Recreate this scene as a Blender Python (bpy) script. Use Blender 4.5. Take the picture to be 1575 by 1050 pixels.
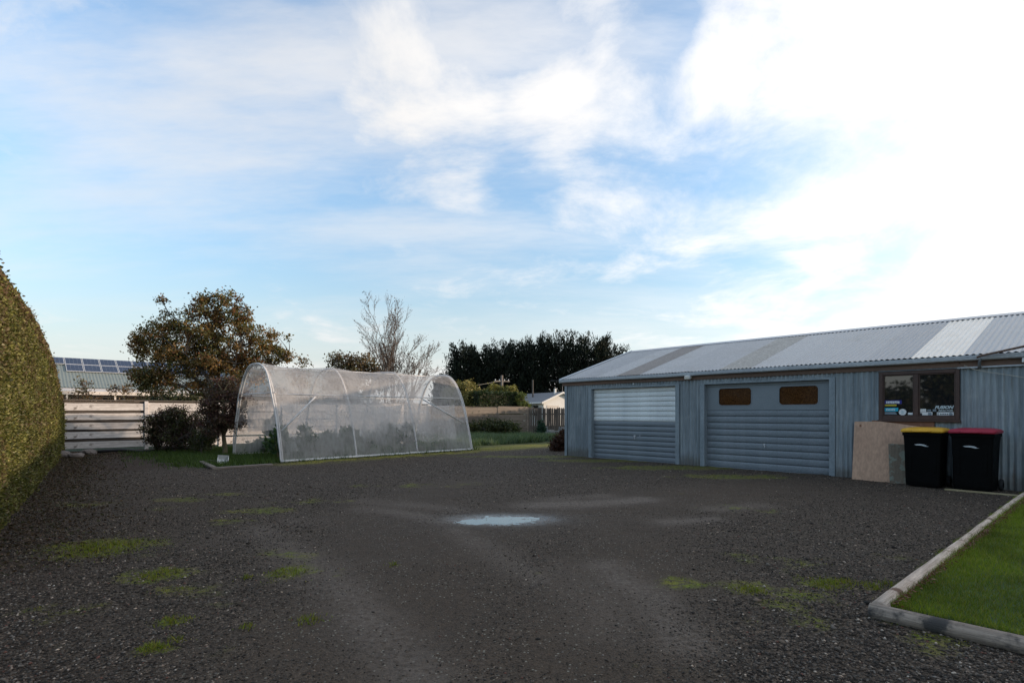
import bpy, bmesh, math, random
import numpy as np
from mathutils import Vector, Matrix, noise as mn

# ------------------------------------------------------------------ camera, sky, sun, exposure
S = bpy.context.scene
for o in list(bpy.data.objects): bpy.data.objects.remove(o)
COL = S.collection
CAM_H, F = 1.35, 850.0            # eye height; focal length in pixels of a 1575-wide frame
cam_d = bpy.data.cameras.new('camera'); cam = bpy.data.objects.new('camera', cam_d); COL.objects.link(cam)
cam.location = (0, 0, CAM_H); cam.rotation_euler = (math.radians(90), 0, 0)
cam_d.sensor_width = 36; cam_d.lens = F/1575*36; cam_d.shift_y = 109/1575
cam_d.clip_start = .05; cam_d.clip_end = 4000
S.camera = cam
SUN_EL, SUN_AZ = math.radians(8.0), math.radians(2.0)       # azimuth from +X towards +Y
sunv = Vector((math.cos(SUN_EL)*math.cos(SUN_AZ), math.cos(SUN_EL)*math.sin(SUN_AZ), math.sin(SUN_EL)))
sl = bpy.data.lights.new('sun', 'SUN'); sl.energy = 4.2; sl.angle = math.radians(.6); sl.color = (1, .80, .62)
so = bpy.data.objects.new('sun', sl); COL.objects.link(so)
so.rotation_euler = (-sunv).to_track_quat('-Z', 'Y').to_euler()

W = bpy.data.worlds.new('World'); S.world = W; W.use_nodes = True
wt = W.node_tree; wt.nodes.clear()
def wn(t, **k):
    n = wt.nodes.new(t)
    for a, b in k.items(): setattr(n, a, b)
    return n
wl = wt.links.new
def wmath(op, a, b=None, c=None, clamp=False):
    n = wn('ShaderNodeMath', operation=op, use_clamp=clamp)
    for i, v in enumerate((a, b, c)):
        if v is None: continue
        if hasattr(v, 'is_linked'): wl(v, n.inputs[i])
        else: n.inputs[i].default_value = v
    return n.outputs[0]
def wsmooth(v, a, b, lo=0., hi=1.):
    n = wn('ShaderNodeMapRange', interpolation_type='SMOOTHSTEP', clamp=True)
    wl(v, n.inputs[0]); n.inputs[1].default_value = a; n.inputs[2].default_value = b
    n.inputs[3].default_value = lo; n.inputs[4].default_value = hi
    return n.outputs[0]
sky = wn('ShaderNodeTexSky', sky_type='NISHITA', sun_disc=False)
sky.sun_elevation = SUN_EL; sky.sun_rotation = math.pi/2 - SUN_AZ
sky.air_density = 1.0; sky.dust_density = .6; sky.ozone_density = 1.6; sky.altitude = 0
tc = wn('ShaderNodeTexCoord')
sep = wn('ShaderNodeSeparateXYZ'); wl(tc.outputs['Generated'], sep.inputs[0])
dx, dy, dz = sep.outputs
zz = wmath('MAXIMUM', dz, 0.0)
den = wmath('ADD', zz, .16)
cx = wmath('DIVIDE', dx, den); cy = wmath('DIVIDE', dy, den)
comb = wn('ShaderNodeCombineXYZ'); wl(cx, comb.inputs[0]); wl(cy, comb.inputs[1]); comb.inputs[2].default_value = 3.7
def wnoise(scale, detail, rough, off=(0, 0, 0), stretch=(1, 1, 1), rot=0, dist=0):
    m = wn('ShaderNodeMapping'); wl(comb.outputs[0], m.inputs[0]); m.inputs['Location'].default_value = off
    m.inputs['Scale'].default_value = stretch; m.inputs['Rotation'].default_value = (0, 0, rot)
    n = wn('ShaderNodeTexNoise'); wl(m.outputs[0], n.inputs[0])
    n.inputs['Scale'].default_value = scale; n.inputs['Detail'].default_value = detail
    n.inputs['Roughness'].default_value = rough; n.inputs['Distortion'].default_value = dist
    return n.outputs[0]
def wdot(v):
    v = Vector(v).normalized()
    n = wn('ShaderNodeVectorMath', operation='DOT_PRODUCT'); wl(tc.outputs['Generated'], n.inputs[0])
    n.inputs[1].default_value = v
    return n.outputs['Value']
def pxdir(px, py): return ((px-787.5)/F, 1, (634-py)/F)
n1 = wnoise(1.9, 9, .62, off=(1.3, .4, 0), dist=.35)
n2 = wnoise(.55, 4, .5, off=(4.1, 2.2, 0))
n3 = wnoise(1.1, 7, .62, off=(.2, 7.7, 0), stretch=(.55, 1.5, 1), rot=-.35)
# cloud cover: banks of fair-weather cloud, thickening towards the sun
sunside = wdot((1, .25, .12))
cov = wmath('ADD', wmath('MULTIPLY', n1, .78), wmath('MULTIPLY', n2, .22))
cov = wmath('ADD', cov, wsmooth(sunside, .10, 1.0, -.05, .165))
for (px, py, wd, amt) in ((655, 150, 11, .13), (560,130,9,.06), (905, 70, 9, .12), (470, 40, 12, .07), (850, 180, 5, .08), (1180, 80, 9, .08), (30, 30, 12, .08), (1520, 60, 12, .08),
                          (400, 300, 15, -.10), (150, 330, 14, -.09), (800, 300, 5, -.08), (200, 150, 9, -.03), (1010, 20, 5, -.10), (790, 60, 4, -.07)):
    c = math.cos(math.radians(wd))
    cov = wmath('ADD', cov, wsmooth(wdot(pxdir(px, py)), c, 1.0, 0, amt))
dens = wsmooth(cov, .415, .73)
thin = wmath('MULTIPLY', wsmooth(n3, .38, .72), wsmooth(dz, .06, .5, .22, .78))
d = wmath('MAXIMUM', dens, thin)
glow = wmath('POWER', wsmooth(sunside, -.2, 1.0), 1.4)
hz = wsmooth(dz, .0, .42, 1, 0)
haze = wmath('MULTIPLY', wmath('POWER', hz, 2.8), .93)      # milky air low over the horizon
haze = wmath('MAXIMUM', haze, wmath('MULTIPLY', wsmooth(sunside, .5, 1.0), .7))
cb = wmath('ADD', wmath('MULTIPLY', glow, 3.2), wmath('ADD', 7.6, wmath('MULTIPLY', n1, 2.0)))
def wcol(val, rgb):
    n = wn('ShaderNodeVectorMath', operation='SCALE'); n.inputs[0].default_value = rgb; wl(val, n.inputs['Scale']); return n.outputs[0]
cloudc = wcol(cb, (1.0, .985, .975))
hazec = wcol(wmath('ADD', wmath('MULTIPLY', glow, 4.0), 7.3), (.95, .965, 1.0))
tint = wn('ShaderNodeVectorMath', operation='MULTIPLY'); wl(sky.outputs[0], tint.inputs[0]); tint.inputs[1].default_value = (2.9, 3.02, 3.2)
def wmix(fac, a, b):
    n = wn('ShaderNodeMix', data_type='RGBA'); wl(fac, n.inputs[0]); wl(a, n.inputs[6]); wl(b, n.inputs[7]); return n.outputs[2]
vs = wn('ShaderNodeVectorMath', operation='SCALE'); wl(tint.outputs[0], vs.inputs[0]); wl(wsmooth(dz, .02, .5, .80, 1.30), vs.inputs['Scale'])
skyc = wmix(haze, vs.outputs[0], hazec)
fin = wmix(d, skyc, cloudc)
bg = wn('ShaderNodeBackground'); wl(fin, bg.inputs[0]); bg.inputs[1].default_value = .108
wo = wn('ShaderNodeOutputWorld'); wl(bg.outputs[0], wo.inputs[0])
S.view_settings.view_transform = 'Standard'; S.view_settings.look = 'None'
S.view_settings.exposure = 0.0; S.view_settings.gamma = 1; S.view_settings.use_curve_mapping = False
S.render.engine = 'CYCLES'
S.cycles.transparent_max_bounces = 24
# ------------------------------------------------------------------ helpers
R = math.radians
rng = np.random.default_rng(7)
rnd = random.Random(11)
def gpx(px, py):                      # a point of the photograph's ground, in metres
    Y = F*CAM_H/(py-634.0); return ((px-787.5)/F*Y, Y)
def ppx(px, py, Y): return Vector(((px-787.5)/F*Y, Y, CAM_H-(py-634)/F*Y))

class MB:
    def __init__(s): s.v = []; s.f = []
    def add(s, vs, fs):
        n = len(s.v); s.v += [tuple(v) for v in vs]; s.f += [tuple(i+n for i in f) for f in fs]; return s
    def box(s, x0, x1, y0, y1, z0, z1):
        return s.add([(x0,y0,z0),(x1,y0,z0),(x1,y1,z0),(x0,y1,z0),(x0,y0,z1),(x1,y0,z1),(x1,y1,z1),(x0,y1,z1)],
                     [(3,2,1,0),(4,5,6,7),(0,1,5,4),(1,2,6,5),(2,3,7,6),(3,0,4,7)])
    def tube(s, pts, rad, n=8, caps=True):
        pts = [Vector(p) for p in pts]; rr = rad if hasattr(rad, '__len__') else [rad]*len(pts)
        base = len(s.v); up = Vector((0, 0, 1))
        for i, p in enumerate(pts):
            d = (pts[min(i+1, len(pts)-1)]-pts[max(i-1, 0)])
            d = d.normalized() if d.length > 1e-9 else up
            a = d.orthogonal().normalized() if i == 0 else (a - d*a.dot(d)).normalized()
            b = d.cross(a)
            for k in range(n):
                t = 2*math.pi*k/n; s.v.append(tuple(p+(a*math.cos(t)+b*math.sin(t))*rr[i]))
        for i in range(len(pts)-1):
            for k in range(n):
                k2 = (k+1) % n; s.f.append((base+i*n+k, base+i*n+k2, base+(i+1)*n+k2, base+(i+1)*n+k))
        if caps:
            s.f.append(tuple(base+k for k in reversed(range(n)))); e = base+(len(pts)-1)*n; s.f.append(tuple(e+k for k in range(n)))
        return s
    def prism(s, outline, y0, y1):    # outline in x,z extruded along y
        n = len(outline)
        return s.add([(x, y0, z) for x, z in outline]+[(x, y1, z) for x, z in outline],
              [tuple(range(n)), tuple(range(2*n-1, n-1, -1))]+[(i+n, (i+1) % n+n, (i+1) % n, i) for i in range(n)])
    def shift(s, d, start=0):
        for i in range(start, len(s.v)): s.v[i] = tuple(Vector(s.v[i])+Vector(d))
        return s
    def xform(s, m, start=0):
        for i in range(start, len(s.v)): s.v[i] = tuple(m @ Vector(s.v[i]))
        return s
def finish(me, mat, smooth=False, bevel=0, angle=None):
    if bevel:
        bm = bmesh.new(); bm.from_mesh(me)
        es = [e for e in bm.edges if len(e.link_faces) == 2 and e.calc_face_angle(0) > .6]
        bmesh.ops.bevel(bm, geom=es, offset=bevel, segments=1, affect='EDGES', clamp_overlap=True)
        bm.normal_update(); bm.to_mesh(me); bm.free()
    if mat: me.materials.append(mat)
    if smooth: me.polygons.foreach_set('use_smooth', [True]*len(me.polygons))
    return me
def mesh(name, mb, mat, smooth=False, bevel=0):
    me = bpy.data.meshes.new(name); me.from_pydata(mb.v, [], mb.f); me.update()
    return finish(me, mat, smooth, bevel)
def link(name, me, parent=None, loc=None, rot=None):
    o = bpy.data.objects.new(name, me); COL.objects.link(o)
    if parent: o.parent = parent
    if loc is not None: o.location = loc
    if rot is not None: o.rotation_euler = rot
    return o
def part(name, mb, mat, parent, smooth=False, bevel=0, label=None, kind=None, loc=None, rot=None):
    o = link(name, mesh(name, mb, mat, smooth, bevel), parent, loc, rot)
    if label: o['label'] = label
    if kind: o['kind'] = kind
    return o
def tag(o, label, cat, group=None):
    o['label'] = label; o['category'] = cat
    if group: o['group'] = group
    return o
def thing(name, label, cat, loc=(0, 0, 0), rz=0, group=None):
    o = link(name, None, None, loc, (0, 0, rz)); o.empty_display_size = .2
    return tag(o, label, cat, group)
def struct(o): o['kind'] = 'structure'; return o
def stuff(o): o['kind'] = 'stuff'; return o
def copy_tree(o, parent=None):
    c = o.copy(); COL.objects.link(c); c.parent = parent
    for ch in o.children: copy_tree(ch, c)
    return c

def nmesh(name, verts, faces, mat, colors=None, smooth=False, extra=None):
    """numpy mesh: verts (N,3), faces (M,k)"""
    me = bpy.data.meshes.new(name); verts = np.asarray(verts, np.float32); faces = np.asarray(faces, np.int32)
    k = faces.shape[1]
    me.vertices.add(len(verts)); me.vertices.foreach_set('co', verts.ravel())
    me.loops.add(faces.size); me.loops.foreach_set('vertex_index', faces.ravel())
    me.polygons.add(len(faces)); me.polygons.foreach_set('loop_start', np.arange(0, faces.size, k, dtype=np.int32))
    if smooth: me.polygons.foreach_set('use_smooth', np.ones(len(faces), bool))
    me.update(calc_edges=True)
    if colors is not None:
        a = me.attributes.new('tone', 'FLOAT_COLOR', 'POINT')
        c = np.ones((len(verts), 4), np.float32); c[:, :3] = colors; a.data.foreach_set('color', c.ravel())
    for nm, val in (extra or {}).items():
        a = me.attributes.new(nm, 'FLOAT', 'POINT'); a.data.foreach_set('value', np.asarray(val, np.float32))
    if mat: me.materials.append(mat)
    return me

# value noise, vectorised
_perm = np.random.default_rng(3).random((256, 256)).astype(np.float32)
def vnoise(x, y):
    xi = np.floor(x).astype(int); yi = np.floor(y).astype(int); fx = x-xi; fy = y-yi
    fx = fx*fx*(3-2*fx); fy = fy*fy*(3-2*fy)
    g = lambda a, b: _perm[a & 255, b & 255]
    return (g(xi, yi)*(1-fx)+g(xi+1, yi)*fx)*(1-fy)+(g(xi, yi+1)*(1-fx)+g(xi+1, yi+1)*fx)*fy
def fbm(x, y, o=4, s=1.0):
    t = 0; a = .5; n = 0
    for i in range(o): t = t+a*vnoise(x*s+17*i, y*s+5.3*i); n += a; a *= .55; s *= 2.03
    return t/n
def sstep(a, b, x): t = np.clip((x-a)/(b-a), 0, 1); return t*t*(3-2*t)

# ------------------------------------------------------------------ materials
class NT:
    def __init__(s, name):
        s.m = bpy.data.materials.new(name); s.m.use_nodes = True; s.t = s.m.node_tree; s.t.nodes.clear()
        s.out = s.n('ShaderNodeOutputMaterial'); s.b = s.n('ShaderNodeBsdfPrincipled'); s.l(s.b.outputs[0], s.out.inputs[0])
        s.tc = s.n('ShaderNodeTexCoord')
    def n(s, ty, **k):
        x = s.t.nodes.new(ty)
        for a, b in k.items(): setattr(x, a, b)
        return x
    def l(s, a, b): s.t.links.new(a, b)
    def put(s, sock, v):
        if hasattr(v, 'is_linked'): s.l(v, sock)
        elif isinstance(v, tuple) and len(v) == 3 and sock.type == 'RGBA': sock.default_value = (*v, 1)
        else: sock.default_value = v
    def noise(s, scale, detail=4, rough=.55, stretch=(1, 1, 1), coord='Object', dist=0, vec=None):
        m = s.n('ShaderNodeMapping'); s.l(vec or s.tc.outputs[coord], m.inputs[0]); m.inputs['Scale'].default_value = stretch
        x = s.n('ShaderNodeTexNoise'); s.l(m.outputs[0], x.inputs[0]); x.inputs['Scale'].default_value = scale
        x.inputs['Detail'].default_value = detail; x.inputs['Roughness'].default_value = rough; x.inputs['Distortion'].default_value = dist
        return x.outputs[0]
    def vor(s, scale, feature='F1', out=0, rnd=1.0, stretch=(1, 1, 1)):
        m = s.n('ShaderNodeMapping'); s.l(s.tc.outputs['Object'], m.inputs[0]); m.inputs['Scale'].default_value = stretch
        x = s.n('ShaderNodeTexVoronoi', feature=feature); s.l(m.outputs[0], x.inputs[0]); x.inputs['Scale'].default_value = scale
        x.inputs['Randomness'].default_value = rnd
        return x.outputs[out]
    def rng(s, v, a, b, lo=0., hi=1., smooth=True):
        x = s.n('ShaderNodeMapRange', interpolation_type='SMOOTHSTEP' if smooth else 'LINEAR', clamp=True); s.l(v, x.inputs[0])
        for i, q in enumerate((a, b, lo, hi)): x.inputs[i+1].default_value = q
        return x.outputs[0]
    def math(s, op, a, b=0., clamp=False):
        x = s.n('ShaderNodeMath', operation=op, use_clamp=clamp); s.put(x.inputs[0], a); s.put(x.inputs[1], b); return x.outputs[0]
    def mix(s, f, a, b, blend='MIX'):
        x = s.n('ShaderNodeMix', data_type='RGBA', blend_type=blend); s.put(x.inputs[0], f); s.put(x.inputs[6], a); s.put(x.inputs[7], b); return x.outputs[2]
    def attr(s, name, out='Color'):
        x = s.n('ShaderNodeAttribute', attribute_name=name); return x.outputs[out]
    def bump(s, h, strength=.5, dist=.01, prev=None):
        x = s.n('ShaderNodeBump'); s.l(h, x.inputs['Height']); x.inputs['Strength'].default_value = strength; x.inputs['Distance'].default_value = dist
        if prev: s.l(prev, x.inputs['Normal'])
        s.l(x.outputs[0], s.b.inputs['Normal']); return x.outputs[0]
    def set(s, **k):
        for a, b in k.items(): s.put(s.b.inputs[{'col': 'Base Color', 'rough': 'Roughness', 'metal': 'Metallic', 'spec': 'Specular IOR Level', 'ior': 'IOR',
                                                 'trans': 'Transmission Weight', 'coat': 'Coat Weight'}[a]], b)
        return s

def worn(name, c1, c2, scale=4, stretch=(1, 1, 1), rough=.6, bump=.15, bdist=.003, c3=None, c3t=(.6, .8), spec=.4, fine=60, metal=0, objvar=0):
    t = NT(name); a = t.noise(scale, 6, .6, stretch); col = t.mix(t.rng(a, .3, .7), c1, c2)
    f = t.noise(fine, 3, .6, stretch); col = t.mix(.35, col, t.mix(t.rng(f, .3, .7), (.55, .55, .55), (1.35, 1.35, 1.35)), 'MULTIPLY')
    if c3: col = t.mix(t.rng(t.noise(scale*1.7, 5, .65), *c3t), col, c3)
    if objvar:
        oi = t.n('ShaderNodeObjectInfo'); col = t.mix(1., col, t.mix(oi.outputs['Random'], (1-objvar,)*3, (1+objvar,)*3), 'MULTIPLY')
    t.set(col=col, rough=t.rng(a, .2, .8, rough-.1, min(1, rough+.12)), spec=spec, metal=metal)
    if bump: t.bump(f, bump, bdist)
    return t.m
def leafmat(name, trans=.25, rough=.55, spec=.3):
    t = NT(name); c = t.attr('tone'); t.set(col=c, rough=rough, spec=spec)
    tr = t.n('ShaderNodeBsdfTranslucent'); t.l(t.mix(1., c, (1.3, 1.35, .8), 'MULTIPLY'), tr.inputs[0])
    ms = t.n('ShaderNodeMixShader'); ms.inputs[0].default_value = trans; t.l(t.b.outputs[0], ms.inputs[1]); t.l(tr.outputs[0], ms.inputs[2]); t.l(ms.outputs[0], t.out.inputs[0])
    return t.m
M = {}
M['leaf'] = leafmat('leaf'); M['needle'] = leafmat('needle', .08, .7, .2); M['grass'] = leafmat('grass_blade', .25, .6, .25)
M['bark'] = worn('bark', (.06, .048, .038), (.11, .095, .08), 9, (1, 1, .2), .9, .6, .01)
M['bark_pale'] = worn('bark_pale', (.16, .13, .10), (.26, .21, .17), 9, (1, 1, .2), .9, .4, .01)
M['bark_grey'] = worn('bark_grey', (.11, .085, .07), (.17, .135, .11), 9, (1, 1, .2), .9, .4, .01)
M['bark_moss'] = worn('bark_moss', (.11, .085, .05), (.20, .17, .09), 9, (1, 1, .3), .9, .5, .01)
def corr_mat(name, c1, c2, c3, rough=.5, metal=.0, foot=False):
    t = NT(name); a = t.noise(3.0, 5, .6, (3.0, 3.0, .25)); col = t.mix(t.rng(a, .35, .68), c1, c2)
    b = t.noise(1.1, 6, .68); col = t.mix(t.rng(b, .52, .80), col, c3)
    f = t.noise(40, 3, .6, (1, 1, .12)); col = t.mix(.3, col, t.mix(t.rng(f, .3, .7), (.6, .6, .6), (1.3, 1.3, 1.3)), 'MULTIPLY')
    sp = t.noise(55, 1, .5); col = t.mix(t.rng(sp, .70, .76, 0, .5), col, (.42, .42, .40))
    if foot:
        sx = t.n('ShaderNodeSeparateXYZ'); t.l(t.tc.outputs['Object'], sx.inputs[0]); dz_ = t.math('ADD', sx.outputs[2], t.math('MULTIPLY', t.noise(3.5, 5, .65), -.55))
        col = t.mix(t.rng(dz_, -.22, .10, .75, 0), col, (.105, .095, .08)); rs = t.noise(2.2, 6, .7, (4, 4, .35)); col = t.mix(t.rng(rs, .62, .74, 0, .55), col, (.16, .105, .075))
    oi = t.n('ShaderNodeObjectInfo'); col = t.mix(1., col, t.mix(oi.outputs['Random'], (.86, .87, .88), (1.12, 1.12, 1.1)), 'MULTIPLY')
    t.set(col=col, rough=t.rng(a, .2, .8, rough-.1, rough+.15), metal=metal, spec=.4); t.bump(f, .08, .002)
    return t.m
M['wall'] = corr_mat('painted_iron', (.165, .195, .213), (.265, .297, .312), (.34, .35, .35), .5, foot=True)
M['trim'] = worn('painted_trim', (.18, .212, .23), (.24, .275, .293), 5, (1, 1, .3), .45, .05)
M['roof'] = corr_mat('galvanised_roof', (.39, .388, .385), (.475, .47, .465), (.37, .355, .335), .45, .15)
M['roof_old'] = corr_mat('weathered_roof', (.28, .25, .225), (.35, .32, .29), (.22, .19, .165), .6, .1)
M['roof_dull'] = corr_mat('fibreglass_dull', (.36, .335, .295), (.50, .47, .42), (.25, .225, .19), .55, 0)
def sunglow_mat():  # cream base colour paints in the sun glowing through the sheet
    t = NT('fibreglass_sunglow'); a = t.noise(6, 5, .6, (1, .3, 1)); col = t.mix(t.rng(a, .3, .7), (.86, .77, .65), (.95, .87, .76)); t.set(col=col, rough=.35)
    tr = t.n('ShaderNodeBsdfTranslucent'); t.l(col, tr.inputs[0]); ms = t.n('ShaderNodeMixShader'); ms.inputs[0].default_value = .08
    t.l(t.b.outputs[0], ms.inputs[1]); t.l(tr.outputs[0], ms.inputs[2]); t.l(ms.outputs[0], t.out.inputs[0]); return t.m
M['roof_sunglow'] = sunglow_mat()
M['gutter'] = worn('gutter_paint', (.40, .43, .46), (.50, .53, .55), 3, (.3, 1, 1), .4, .04, c3=(.28, .28, .27), c3t=(.62, .85))
M['fascia'] = worn('brown_fascia', (.10, .062, .044), (.17, .105, .075), 4, (.15, 1, 1), .75, .2, c3=(.20, .15, .115), c3t=(.58, .8))
M['door_grey'] = worn('door_slate', (.155, .178, .195), (.19, .212, .228), 2.2, (1, 1, .5), .45, .04, c3=(.125, .14, .15), c3t=(.6, .85))
M['door_panel'] = worn('door_panel_paint', (.165, .19, .205), (.19, .215, .23), 1.6, (1, 1, 1), .45, .02)
M['door_pale'] = worn('door_pale', (.62, .635, .62), (.76, .775, .75), 3, (1, 1, .5), .45, .04, c3=(.48, .50, .49), c3t=(.6, .85))
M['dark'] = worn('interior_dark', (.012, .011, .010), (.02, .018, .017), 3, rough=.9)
M['brown_frame'] = worn('window_frame_brown', (.050, .026, .019), (.072, .039, .029), 5, (1, 1, .3), .5, .1)
def glass(name, col, rough=.04, spec=.5, bronze=False):
    t = NT(name); a = t.noise(3, 3, .5)
    c = col
    if bronze:
        v = t.noise(70, 4, .7); c = t.mix(t.rng(v, .42, .68), (.035, .014, .005), (.13, .054, .016))
    t.set(col=c, rough=t.rng(a, .3, .7, rough*.4, rough*.8), spec=spec, ior=1.5 if bronze else 1.9); t.bump(a, .012, .02); return t.m
M['pane'] = glass('window_glass', (.012, .013, .014))
M['bronze'] = glass('bronze_acrylic', None, .35, .12, True)
M['white_plastic'] = worn('white_plastic', (.62, .62, .60), (.72, .72, .70), 8, rough=.45, bump=.03)
M['cream'] = worn('cream_plastic', (.55, .50, .42), (.64, .60, .52), 8, rough=.5, bump=.03)
M['steel'] = worn('zinc_steel', (.42, .43, .44), (.55, .56, .57), 12, rough=.35, bump=.05, metal=.6)
M['cable'] = worn('cable', (.42, .38, .31), (.52, .48, .40), 12, rough=.6)
M['grey_pipe'] = worn('grey_pipe', (.10, .105, .11), (.15, .155, .16), 6, rough=.5)
M['ply'] = worn('plywood', (.41, .25, .165), (.50, .315, .21), 2.2, (1, 1, .4), .75, .1, .002, c3=(.33, .20, .13), c3t=(.6, .85), fine=25)
M['redboard'] = worn('red_board', (.15, .062, .032), (.22, .10, .055), 3, (.3, 1, 1), .7, .2, c3=(.30, .17, .11), c3t=(.58, .7))
M['oldply'] = worn('weathered_ply', (.13, .098, .068), (.18, .145, .105), 5, (2.5, 1, .4), .85, .4, .004, c3=(.20, .215, .17), c3t=(.50, .62), fine=22)
M['bin'] = worn('bin_black', (.003, .003, .003), (.0045, .0045, .0045), 5, rough=.6, bump=.05, spec=.06)
M['lid_yellow'] = worn('lid_yellow', (.62, .32, .02), (.72, .39, .03), 4, rough=.45, bump=.03, spec=.35)
M['lid_red'] = worn('lid_red', (.30, .014, .035), (.38, .022, .05), 4, rough=.45, bump=.03, spec=.35)
M['rubber'] = worn('rubber', (.012, .012, .012), (.02, .02, .02), 6, rough=.8)
M['logwood'] = worn('log_edging', (.44, .33, .25), (.74, .60, .48), 2.5, (.8, 14, 14), .85, .9, .010, c3=(.15, .085, .055), c3t=(.55, .68), fine=16)
M['log_dark'] = worn('log_grey', (.20, .158, .122), (.44, .355, .28), 2.5, (.8, 14, 14), .9, .9, .010, c3=(.06, .055, .05), c3t=(.52, .66), fine=16)
M['whiteboard'] = worn('white_boards', (.46, .41, .37), (.66, .61, .565), 2.2, (.4, 4, 4), .8, .4, .004, c3=(.19, .16, .135), c3t=(.55, .74), fine=18, objvar=.10)
M['darkboard'] = worn('weathered_boards', (.115, .094, .074), (.20, .165, .13), 2, (.3, 4, 4), .9, .5, .006, c3=(.045, .05, .03), c3t=(.55, .75), fine=12, objvar=.28)
M['paling'] = worn('dark_palings', (.05, .043, .037), (.10, .085, .072), 3, (4, 4, .4), .9, .4, .006, objvar=.35)
M['backboard'] = worn('bare_back_boards', (.05, .04, .032), (.09, .072, .058), 3, (.3, 2, 2), .9, .2)
M['caprail'] = worn('cap_rail', (.085, .07, .058), (.15, .125, .105), 3, (.3, 2, 2), .85, .2)
M['plank'] = worn('grey_planks', (.14, .112, .092), (.22, .185, .155), 4, (.5, 6, 6), .85, .4, .004, fine=14)
M['yplank'] = worn('pale_plank', (.26, .21, .11), (.33, .27, .16), 4, (.5, 6, 6), .85, .3)
M['concrete'] = worn('concrete_block', (.26, .25, .235), (.37, .355, .335), 5, rough=.92, bump=.4, bdist=.004, c3=(.17, .18, .14), c3t=(.6, .8), objvar=.12)
M['rock'] = worn('fieldstone', (.15, .125, .11), (.24, .205, .185), 5, rough=.92, bump=.6, bdist=.012, c3=(.10, .085, .065), c3t=(.5, .7))
M['tube'] = worn('white_conduit', (.52, .51, .50), (.64, .63, .61), 5, rough=.5, bump=.03)
M['blackpoly'] = worn('black_poly', (.015, .015, .016), (.024, .024, .025), 5, rough=.5)
def netting(name, lo, hi, col, weave=240):
    t = NT(name); n1_ = t.noise(1.4, 5, .62); n2_ = t.noise(6, 4, .6, (2.2, 2.2, .5)); n3_ = t.noise(weave, 2, .5)
    a = t.rng(t.math('ADD', t.math('MULTIPLY', n1_, .6), t.math('MULTIPLY', n2_, .4)), .36, .64, lo, hi)
    a = t.math('MULTIPLY', a, t.rng(n3_, .35, .65, .9, 1.1), True)
    df = t.n('ShaderNodeBsdfDiffuse'); df.inputs[0].default_value = (*col, 1); tr = t.n('ShaderNodeBsdfTranslucent'); tr.inputs[0].default_value = (*col, 1)
    m1 = t.n('ShaderNodeMixShader'); m1.inputs[0].default_value = .45; t.l(df.outputs[0], m1.inputs[1]); t.l(tr.outputs[0], m1.inputs[2])
    tp = t.n('ShaderNodeBsdfTransparent'); m2 = t.n('ShaderNodeMixShader'); t.l(a, m2.inputs[0]); t.l(tp.outputs[0], m2.inputs[1]); t.l(m1.outputs[0], m2.inputs[2])
    t.l(m2.outputs[0], t.out.inputs[0]); return t.m
M['net'] = netting('bird_netting', .30, .52, (.74, .69, .655))
M['curtain'] = netting('net_curtain', .30, .85, (.74, .69, .65))
M['hem'] = worn('net_hem', (.55, .53, .51), (.66, .64, .62), 9, rough=.8)
M['solar'] = glass('solar_cell', (.014, .019, .042), .12, .5)
M['alu'] = worn('alu_frame', (.5, .5, .5), (.6, .6, .6), 5, rough=.4)
M['green_roof'] = corr_mat('pale_green_iron', (.165, .19, .175), (.20, .225, .21), (.155, .17, .16), .55)
M['house_cream'] = worn('cream_boards', (.60, .52, .44), (.68, .60, .52), 2, rough=.7)
M['house_white'] = worn('white_weatherboard', (.72, .68, .62), (.80, .76, .70), 2, (1, 1, 3), .7)
M['house_pink'] = worn('tan_wall', (.32, .24, .20), (.38, .30, .25), 2, rough=.8)
M['slate_roof'] = worn('grey_tile_roof', (.16, .16, .165), (.22, .22, .225), 4, (1, 4, 4), .75, .3)
def flat(name, c, rough=.4):
    return worn(name, c, tuple(min(1, x*1.12) for x in c), 9, rough=rough, bump=.01, spec=.3)
M['st_white'] = flat('sticker_white', (.62, .64, .64)); M['st_blue'] = flat('sticker_navy', (.03, .03, .20)); M['st_yellow'] = flat('sticker_yellow', (.45, .36, .03))
M['st_cyan'] = flat('sticker_cyan', (.02, .35, .48)); M['st_grey'] = flat('sticker_grey', (.16, .20, .23)); M['st_dark'] = flat('sticker_ink', (.03, .03, .035)); M['st_pale'] = flat('sticker_silver', (.42, .50, .52))
# ------------------------------------------------------------------ ground
u = Vector((.666, -.746, 0)).normalized(); n_ = Vector((.746, .666, 0)).normalized()
SH = Vector((1.69, 17.4, 0)); SH_RZ = math.atan2(u.y, u.x)          # shed's left front corner and heading
FA = R(42.9); FO = Vector((-15.4, 18.8, 0)); fx = Vector((math.cos(FA), math.sin(FA), 0)); fn = Vector((-math.sin(FA), math.cos(FA), 0))
TA = R(46.2); TO = Vector((-6.18, 14.9, 0)); ta = Vector((math.cos(TA), math.sin(TA), 0)); tb = Vector((-math.sin(TA), math.cos(TA), 0))
def arange_var(segs):
    out = []
    for a, b, st in segs: out.append(np.arange(a, b-1e-6, st))
    out.append(np.array([segs[-1][1]])); return np.concatenate(out)
gx = arange_var([(-24, -12, .2), (-12, -5, .09), (-5, -1.4, .045), (-1.4, .9, .016), (.9, 5, .045), (5, 11, .09), (11, 20, .3)])
gy = arange_var([(-9, 2, .3), (2, 6.4, .045), (6.4, 7.8, .016), (7.8, 10.5, .045), (10.5, 22, .09), (22, 42, .25)])
GX, GY = np.meshgrid(gx, gy); nx, ny = len(gx), len(gy)
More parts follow.
